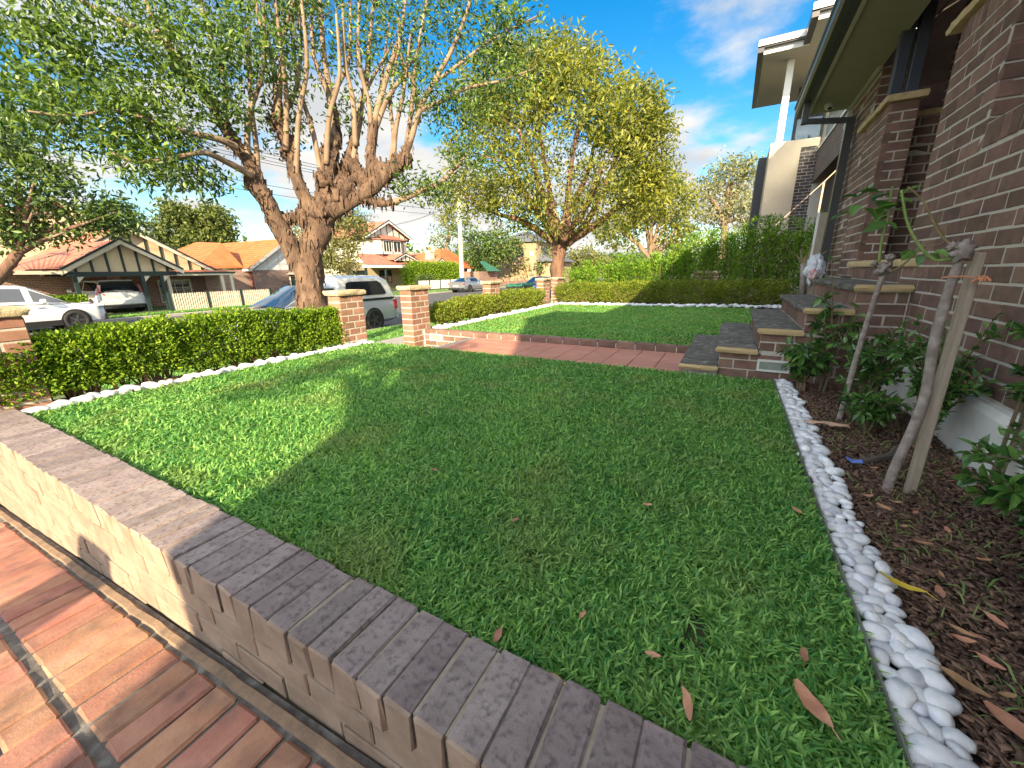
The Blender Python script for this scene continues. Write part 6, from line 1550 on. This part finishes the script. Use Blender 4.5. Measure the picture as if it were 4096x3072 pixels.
low = gx(*z2(210, 1000), -32)
# house 2: bright orange roof
h2 = thing('brick_house', 'brick house with bright orange tiled roof behind the picket fence', 'house', (-40, 19, -.9))
X2 = -34.0
c0 = gx(*z2(470, 830), X2); Y2 = c0.y
MB().box(-46, X2, Y2 - .1, Y2 + 6.5, -.95, 1.5).obj('wall', brickmat('shaded_brickwork', (.11, .055, .05), (.17, .085, .07), (.46, .42, .38), BH, BL), h2)  # street wall brick darkened to carry the shade lying on it
MB().box(-46, X2 - .4, Y2 - 3.2, Y2 - .12, -.95, 1.45).obj('wall', M_rb, h2)
rz_ = gx(*z2(570, 560), X2 - 3).z
rf = MB(); roof_courses(rf, (X2 + .4, Y2 - .5, 1.55), (-47, Y2 - .5, 1.55), (-47, Y2 + 3.1, 4.0), (X2 + .4, Y2 + 3.1, 4.0), 14); roof_courses(rf, (X2 + .4, Y2 + 6.9, 1.55), (-47, Y2 + 6.9, 1.55), (-47, Y2 + 3.1, 4.0), (X2 + .4, Y2 + 3.1, 4.0), 14)
roof_courses(rf, (X2 - .3, Y2 - 3.8, 1.5), (-47, Y2 - 3.8, 1.5), (-45, Y2 + 1.5, 4.1), (X2 - 3.5, Y2 - .2, 3.6), 14)
roof_courses(rf, (X2 - .3, Y2 - 3.8, 1.5), (X2 - .3, Y2 - .5, 1.55), (X2 - .3, Y2 - .5, 1.56), (X2 - 3.5, Y2 - .2, 3.6), 10)
rf.obj('roof', M_tiles_or, h2, recalc=False)
g = MB(); gf = MB()
for y0, y1 in ((Y2 - .5, Y2 + 3.1), (Y2 + 6.9, Y2 + 3.1)): g.prism([(X2 + .40, y0, 1.30), (X2 + .40, y0, 1.54), (X2 + .40, y1, 4.0), (X2 + .40, y1, 3.74)], (.06, 0, 0))
g.obj('bargeboard', mat('grey_timber', (.34, .35, .35), rough=.7), h2)
MB().prism([(X2 + .02, Y2, 1.4), (X2 + .02, Y2 + 6.2, 1.4), (X2 + .02, Y2 + 3.1, 3.6)], (-.05, 0, 0)).obj('gable_field', mat('grey_field', (.42, .44, .46), rough=.8), h2)
MB().box(X2 - 12, X2 + .3, Y2 - .62, Y2 - .5, 1.32, 1.50).obj('gutter', M_whit, h2); MB().box(X2 - 12, X2 - .3, Y2 - 3.95, Y2 - 3.8, 1.36, 1.5).obj('gutter', M_whit, h2)
dpp = MB().tube([(X2 - .1, Y2 - .55, 1.35), (X2 - .1, Y2 - .2, 1.0), (X2 - .1, Y2 - .16, -.9)], .05, 8).obj('downpipe', mat('rust_red', (.30, .06, .03), rough=.5), h2)
for k in range(5): MB().box(X2 + .0, X2 + .03, Y2 + 1.2 + k * 1.0 - .05, Y2 + 1.2 + k * 1.0 + .05, 1.4, 1.4 + 2.0 * (1 - abs(k - 2) / 3.2)).obj('timber_stud', MATS['grey_timber'], h2)
MB().tube([gx(*z2(50, 780), X2 - 3), gx(*z2(48, 720), X2 - 3)], .08, 8).obj('roof_vent', mat('rust_red', (.30, .06, .03)), h2)
pg = MB(); roof_courses(pg, (X2 + 2.0, Y2 + 2.6, 1.0), (X2 + .1, Y2 + 2.6, 1.0), (X2 + .1, Y2 + 3.8, 1.7), (X2 + 2.0, Y2 + 3.8, 1.7), 5); roof_courses(pg, (X2 + 2.0, Y2 + 5.0, 1.0), (X2 + .1, Y2 + 5.0, 1.0), (X2 + .1, Y2 + 3.8, 1.7), (X2 + 2.0, Y2 + 3.8, 1.7), 5); pg.obj('porch_roof', mat('grey_roof_tile', (.22, .20, .18)), h2, recalc=False)
for y in (Y2 + 2.75, Y2 + 4.85): MB().box(X2 + 1.85, X2 + 1.97, y - .06, y + .06, -.95, 1.0).obj('post', M_whit, h2)
MB().prism([(X2 + 1.9, Y2 + 2.7, .95), (X2 + 1.9, Y2 + 3.8, 1.62), (X2 + 1.9, Y2 + 3.8, 1.42), (X2 + 1.9, Y2 + 3.0, .3)], (.06, 0, 0)).obj('porch_bracket', M_whit, h2)
window(h2, X2 + .005, Y2 + 3.0, Y2 + 4.4, -.3, .8, 3, 1)
# house 3: two storeys, grey half-timbered gable, bay window
h3 = thing('two_storey_house', 'two-storey terracotta-roofed house with timbered gable and bay window', 'house', (-44, 40, -.9))
X3 = -40.0; M_wt = mat('pale_render', (.56, .54, .47), (.60, .58, .51), scale=1.5, rough=.9)
MB().box(-50, X3 - .4, 37.2, 44.0, -.95, 5.6).obj('wall', M_wt, h3)
gable(h3, X3 + .3, 36.2, 44.7, 40.3, 5.35, 7.45, 9, field=M_wt, studs=7, beam=True, barge=M_whit, inset=.6)
bay = MB(); bay.prism([(X3 - .4, 37.7, 3.35), (X3 + .6, 38.6, 3.35), (X3 + .6, 41.9, 3.35), (X3 - .4, 42.6, 3.35)], (0, 0, 1.75)); bo = bay.obj('bay', M_whit, h3)
br_ = MB(); br_.prism([(X3 - .4, 37.2, 5.1), (X3 + .95, 38.2, 5.1), (X3 + .95, 42.4, 5.1), (X3 - .4, 43.0, 5.1)], (0, 0, .08)); roof_courses(br_, (X3 + .95, 38.2, 5.18), (X3 + .95, 42.4, 5.18), (X3 - .4, 41.6, 5.75), (X3 - .4, 38.8, 5.75), 4); br_.obj('bay_roof', M_tiles_rd, h3, recalc=False)
window(h3, X3 + .605, 38.75, 40.1, 3.65, 4.95, 3, 1); window(h3, X3 + .605, 40.5, 41.75, 3.65, 4.95, 2, 1)
sl = MB()
for k in range(9):
    z = 3.65 + k * .145; sl.prism([(X3 - .30, 37.76, z), (X3 + .52, 38.5, z), (X3 + .52, 38.5, z + .1), (X3 - .30, 37.76, z + .1)], (.04, -.05, 0))
sl.obj('shutter', M_whit, bo)
for y in (38.55, 40.3, 41.95, 43.3): MB().box(X3 + .606 if y < 42.3 else X3 - .39, X3 + .64 if y < 42.3 else X3 - .36, y - .05, y + .05, 2.6, 5.1).obj('timber_stud', M_grn, h3)
rf = MB(); roof_courses(rf, (X3 + 3.3, 33.0, 2.0), (X3 + 3.3, 45.0, 2.0), (X3 - .4, 44.4, 3.35), (X3 - .4, 35.0, 3.35), 10); rf.obj('lower_roof', M_tiles_rd, h3, recalc=False)
gable(h3, X3 + 3.0, 38.0, 42.3, 40.0, 2.55, 3.35, 3.2, field=M_wt, studs=5, beam=False, barge=M_whit, courses=5, board=.14, inset=.2)
gable(h3, X3 + 5.6, 42.2, 45.9, 44.0, 1.75, 2.75, 3.5, field=M_wt, studs=1, beam=True, barge=M_whit, courses=6, board=.16, inset=.2)
MB().box(X3 + 3.1, X3 + 3.35, 32.8, 45.2, 1.62, 1.95).obj('verandah_beam', M_whit, h3)
for y in (33.2, 36.2, 41.0, 44.9): MB().box(X3 + 3.05, X3 + 3.25, y - .1, y + .1, -.95, 1.62).obj('post', M_grn, h3)
for y in (42.5, 45.6): MB().box(X3 + 5.2, X3 + 5.4, y - .1, y + .1, -.95, 1.75).obj('post', M_grn, h3)
MB().box(X3 - .5, X3 - .02, 32.5, 45.5, -.95, 2.3).obj('wall', mat('beige_wall', (.44, .37, .25), (.48, .41, .28), scale=1.5, rough=.9), h3)
window(h3, X3 - .01, 38.2, 40.2, -.2, 1.3, 3, 1, fr=M_grn); window(h3, X3 - .01, 34.0, 36.0, -.2, 1.3, 2, 1, fr=M_grn)
MB().box(-52, X3 - 1, 44.0, 47, -.95, 3.0).obj('wall', M_wt, h3); rf = MB(); roof_courses(rf, (X3 - .4, 44, 3.4), (X3 - .4, 48.5, 2.6), (-50, 48.5, 2.6), (-50, 44, 4.9), 8); rf.obj('roof', mat('dark_roof_tile', (.075, .06, .055), (.10, .08, .07), scale=2, rough=.85), h3, recalc=False)
gable(h3, X3 + 2.0, 46.3, 52.0, 49.2, 2.2, 3.9, 7, field=M_wt, studs=5, beam=False, barge=M_whit, courses=8, board=.2, inset=.25)
MB().box(-46, X3 + 1.5, 47, 51.5, -.95, 2.2).obj('wall', M_wt, h3)
# clipped tall hedge
hy0, hy1 = gx(*z3(60, 370), -32).y, gx(*z3(585, 370), -32).y
hedge('tall block-clipped green hedge behind the white slat fence', [(-33.0, -31.4, hy0, (hy0 + hy1) / 2 + .5, -.8, 2.10), (-33.0, -31.4, (hy0 + hy1) / 2 - .5, hy1, -.8, 2.14)], 26000, (.13, .20), (.07, .11), M_box, 51, 2, base=-.95)
hedge('small dark clipped shrub in front of the tall hedge', [(-31.2, -30.4, gx(*z3(155, 500), -30.8).y, gx(*z3(325, 500), -30.8).y, -.75, .72)], 3500, (.10, .16), (.06, .09), M_leaf3, 52, 2, base=-.9, cat='shrub')
# house 4: orange hip roof with chimney
h4 = thing('brick_cottage', 'brick cottage with orange hipped roof and pale chimney behind the tall hedge', 'house', (-38, 54, -.9))
ap = gx(*z3(405, 235), -38); el = gx(*z3(270, 365), -36); er = gx(*z3(735, 425), -33)
MB().box(-45, -33.6, el.y + 1, er.y - .6, -.95, er.z - .1).obj('wall', M_rb, h4)
rf = MB(); ye0, ye1, zee = el.y - 1, er.y, er.z
roof_courses(rf, (-33, ye0, zee), (-33, ye1, zee), (-38, ap.y + 1.5, ap.z), (-38, ap.y - .2, ap.z), 14); roof_courses(rf, (-33, ye0, zee), (-46, ye0, zee), (-38.5, ap.y - .2, ap.z), (-38, ap.y - .2, ap.z), 14); roof_courses(rf, (-33, ye1, zee), (-46, ye1, zee), (-38.5, ap.y + 1.5, ap.z), (-38, ap.y + 1.5, ap.z), 14)
ro4 = rf.obj('roof', M_tiles_or, h4, recalc=False)
ch0 = gx(*z3(295, 220), -36.5); ch1 = gx(*z3(295, 330), -36.5); k = MB(); k.box(-37, -36.2, ch0.y - .45, ch0.y + .45, ch1.z - 1.5, ch0.z - .5); k.box(-37.08, -36.12, ch0.y - .53, ch0.y + .53, ch0.z - .62, ch0.z - .42)
co = k.obj('chimney', mat('chimney_render', (.50, .43, .34), (.56, .48, .38), scale=3, rough=.9), ro4); MB().lathe([(.22, 0), (.16, .5), (.2, .55), (0, .55)], 12, Matrix.Translation((-36.6, ch0.y, ch0.z - .42))).obj('chimney_pot', M_tiles_or, ro4)
MB().box(-33.2, -32.8, er.y - 1.6, er.y - 1.3, -.95, er.z - .1).obj('post', M_whit, h4); window(h4, -33.59, er.y - 5, er.y - 3.6, -.2, 1.2, 2, 2)
# house 5: tan brick two storeys with dark roof
h5 = thing('two_storey_house', 'tan brick two-storey house with slate-dark roof down the street', 'house', (-30, 72, -.9))
X5 = -26.0; a = gx(*z3(940, 300), -33); b = gx(*z3(1190, 300), X5); c = gx(*z3(1290, 270), X5)
M_tan = brickmat('tan_brickwork', (.30, .20, .11), (.36, .25, .145), (.42, .37, .30), BH, BL)
ya5 = a.y; c.y = max(c.y, ya5 + 9); ztop = gx(*z3(1180, 290), X5).z; zmid = gx(*z3(1120, 450), X5).z
ztop = 5.2; zmid = 2.3
MB().box(-33, X5, ya5, c.y, -.95, ztop).obj('wall', M_tan, h5); MB().box(X5, X5 + 2.2, ya5 + 1, c.y, -.95, zmid).obj('wall', M_tan, h5)
M_slate = mat('slate_roof', (.085, .092, .105), (.13, .14, .155), scale=2, rough=.7)
rf = MB(); roof_courses(rf, (X5 + .6, ya5 - .6, ztop), (X5 + .6, c.y + .6, ztop), (X5 - 3.5, c.y - 3, ztop + 1.7), (X5 - 3.5, ya5 + 3, ztop + 1.7), 8); roof_courses(rf, (X5 + .6, ya5 - .6, ztop), (-33.6, ya5 - .6, ztop), (X5 - 3.6, ya5 + 3, ztop + 1.7), (X5 - 3.5, ya5 + 3, ztop + 1.7), 8)
roof_courses(rf, (X5 + 2.9, ya5 + .5, zmid), (X5 + 2.9, c.y + .5, zmid), (X5, c.y + .5, zmid + 1.2), (X5, ya5 + 1.5, zmid + 1.2), 5); roof_courses(rf, (X5 + 2.9, ya5 + .5, zmid), (X5 - 5, ya5 + .0, zmid), (X5 - 5, ya5 + .05, zmid + .9), (X5, ya5 + 1.5, zmid + 1.2), 5); rf.obj('roof', M_slate, h5, recalc=False)
print('H5', a, c, ztop, zmid)
window(h5, X5 + .005, ya5 + 2, ya5 + 4.5, 3.1, 4.5, 3, 1, fr=MATS['dark_frame'])
wm = MB().box(-29.6, -28.2, ya5 - .05, ya5 - .005, 3.1, 4.5).obj('window', MATS['dark_frame'], h5); MB().box(-29.5, -28.3, ya5 - .06, ya5 - .051, 3.2, 4.4).obj('pane', glass('house_glass'), wm)
MB().box(X5 + 2.205, X5 + 2.25, ya5 + 3, ya5 + 6, -.9, .9).obj('garage_panel', mat('garage_grey', (.30, .29, .27), rough=.6), h5)
mb = MB(); gn = thing('green_awning_house', 'red brick cottage with small green hipped awning roof', 'house', (-27, 58, -.9)); q0, q1 = gx(*z3(885, 455), -27.5), gx(*z3(960, 400), -27.5)
MB().box(-31, -28.2, q0.y - 1.5, q1.y + 1, -.95, q0.z).obj('wall', M_bk_far, gn); rf = MB(); roof_courses(rf, (-27.5, q0.y - .6, q0.z), (-27.5, q1.y + .8, q0.z), (-29.5, q1.y, q0.z + 1.3), (-29.5, q0.y + .6, q0.z + 1.3), 5); rf.obj('awning', mat('green_metal', (.03, .13, .09), (.04, .16, .11), scale=2, rough=.5), gn, recalc=False)
fn = thing('front_fence', 'low red brick fence with piers down the street', 'fence', (-27.5, 62, -.9)); f0, f1 = gx(*z3(985, 560), -27.2), gx(*z3(1290, 570), -27.2); MB().box(-27.5, -27.2, f0.y, f1.y, -.95, -.35).obj('fence_wall', M_bk_far, fn)
for k in range(5): yy = f0.y + (f1.y - f0.y) * k / 4; MB().box(-27.6, -27.1, yy - .25, yy + .25, -.95, .05).obj('fence_pier', M_bk_far, fn)
# ================================================================== pole, wires, sign
po = thing('power_pole', 'tall pale timber power pole on the far verge', 'pole', (-27.0, 38.0, -.9))
pt_ = gx(1844, 800, -27.0)
MB().tube([(-27, 38, -.95), (-27, 38.05, 4), (-27, 38.1, pt_.z + 1)], [.27, .24, .21], 10).obj('pole_shaft', mat('pole_timber', (.36, .37, .28), (.48, .48, .38), scale=3, rough=.9, stretch=(6, 6, .6)), po)
MB().box(-28.2, -25.8, 38.0, 38.12, pt_.z + .3, pt_.z + .45).obj('crossarm', M_timber, po)
po2 = thing('power_pole', 'timber power pole further down the far verge', 'pole', (-27, -6, -.9)); MB().tube([(-27, -6, -.95), (-27, -6, pt_.z + 1)], [.27, .21], 10).obj('pole_shaft', MATS['pole_timber'], po2); MB().box(-28.2, -25.8, -6.06, -5.94, pt_.z + .3, pt_.z + .45).obj('crossarm', M_timber, po2)
M_wire = mat('wire_black', (.02, .02, .022), rough=.6)
def wire(label, a, b, sag, r=.018):
    a, b = Vector(a), Vector(b); pts = [a.lerp(b, i / 16) - Vector((0, 0, sag * 4 * (i / 16) * (1 - i / 16))) for i in range(17)]
    tag(MB().tube(pts, r, 4).obj('power_line', M_wire), label, 'wire', 'overhead power lines')
for k, dx in enumerate((-1.1, -.4, .4, 1.1)): wire(('first', 'second', 'third', 'fourth')[k] + ' crossarm power line counted from the house side', (-27 + dx, 38, pt_.z + .5), (-27 + dx, -6, pt_.z + .5), .9)
for k in range(2): wire(('upper', 'lower')[k] + ' cable slung below the pole crossarm', (-26.9, 38, pt_.z - 1.2 - .5 * k), (-26.9, -6, pt_.z - 1.2 - .5 * k), .8)
wire('service wire running from the pole to the two-storey house', (-27, 38, pt_.z), (-40, 41, 7.0), .5); wire('service wire running from the pole to the orange-roofed house', (-27, 38, pt_.z - .5), (-36, 22, 3.6), .7); wire('service wire running from the pole to the cottage chimney', (-27, 38, pt_.z - .8), (-37, 51, 3.8), .5)
sg = thing('street_sign', 'thin grey sign post with white panel beyond the bins', 'sign', (-12, 45, -.7)); s0, s1 = gy(*z3(1298, 250), 45), gy(*z3(1298, 500), 45)
MB().tube([(s0.x, 45, -.8), (s0.x, 45, s0.z)], .05, 8).obj('sign_post', M_rim, sg); MB().box(s0.x - .25, s0.x + .25, 44.93, 44.95, s0.z - .55, s0.z - .1).obj('sign_panel', M_whit, sg)
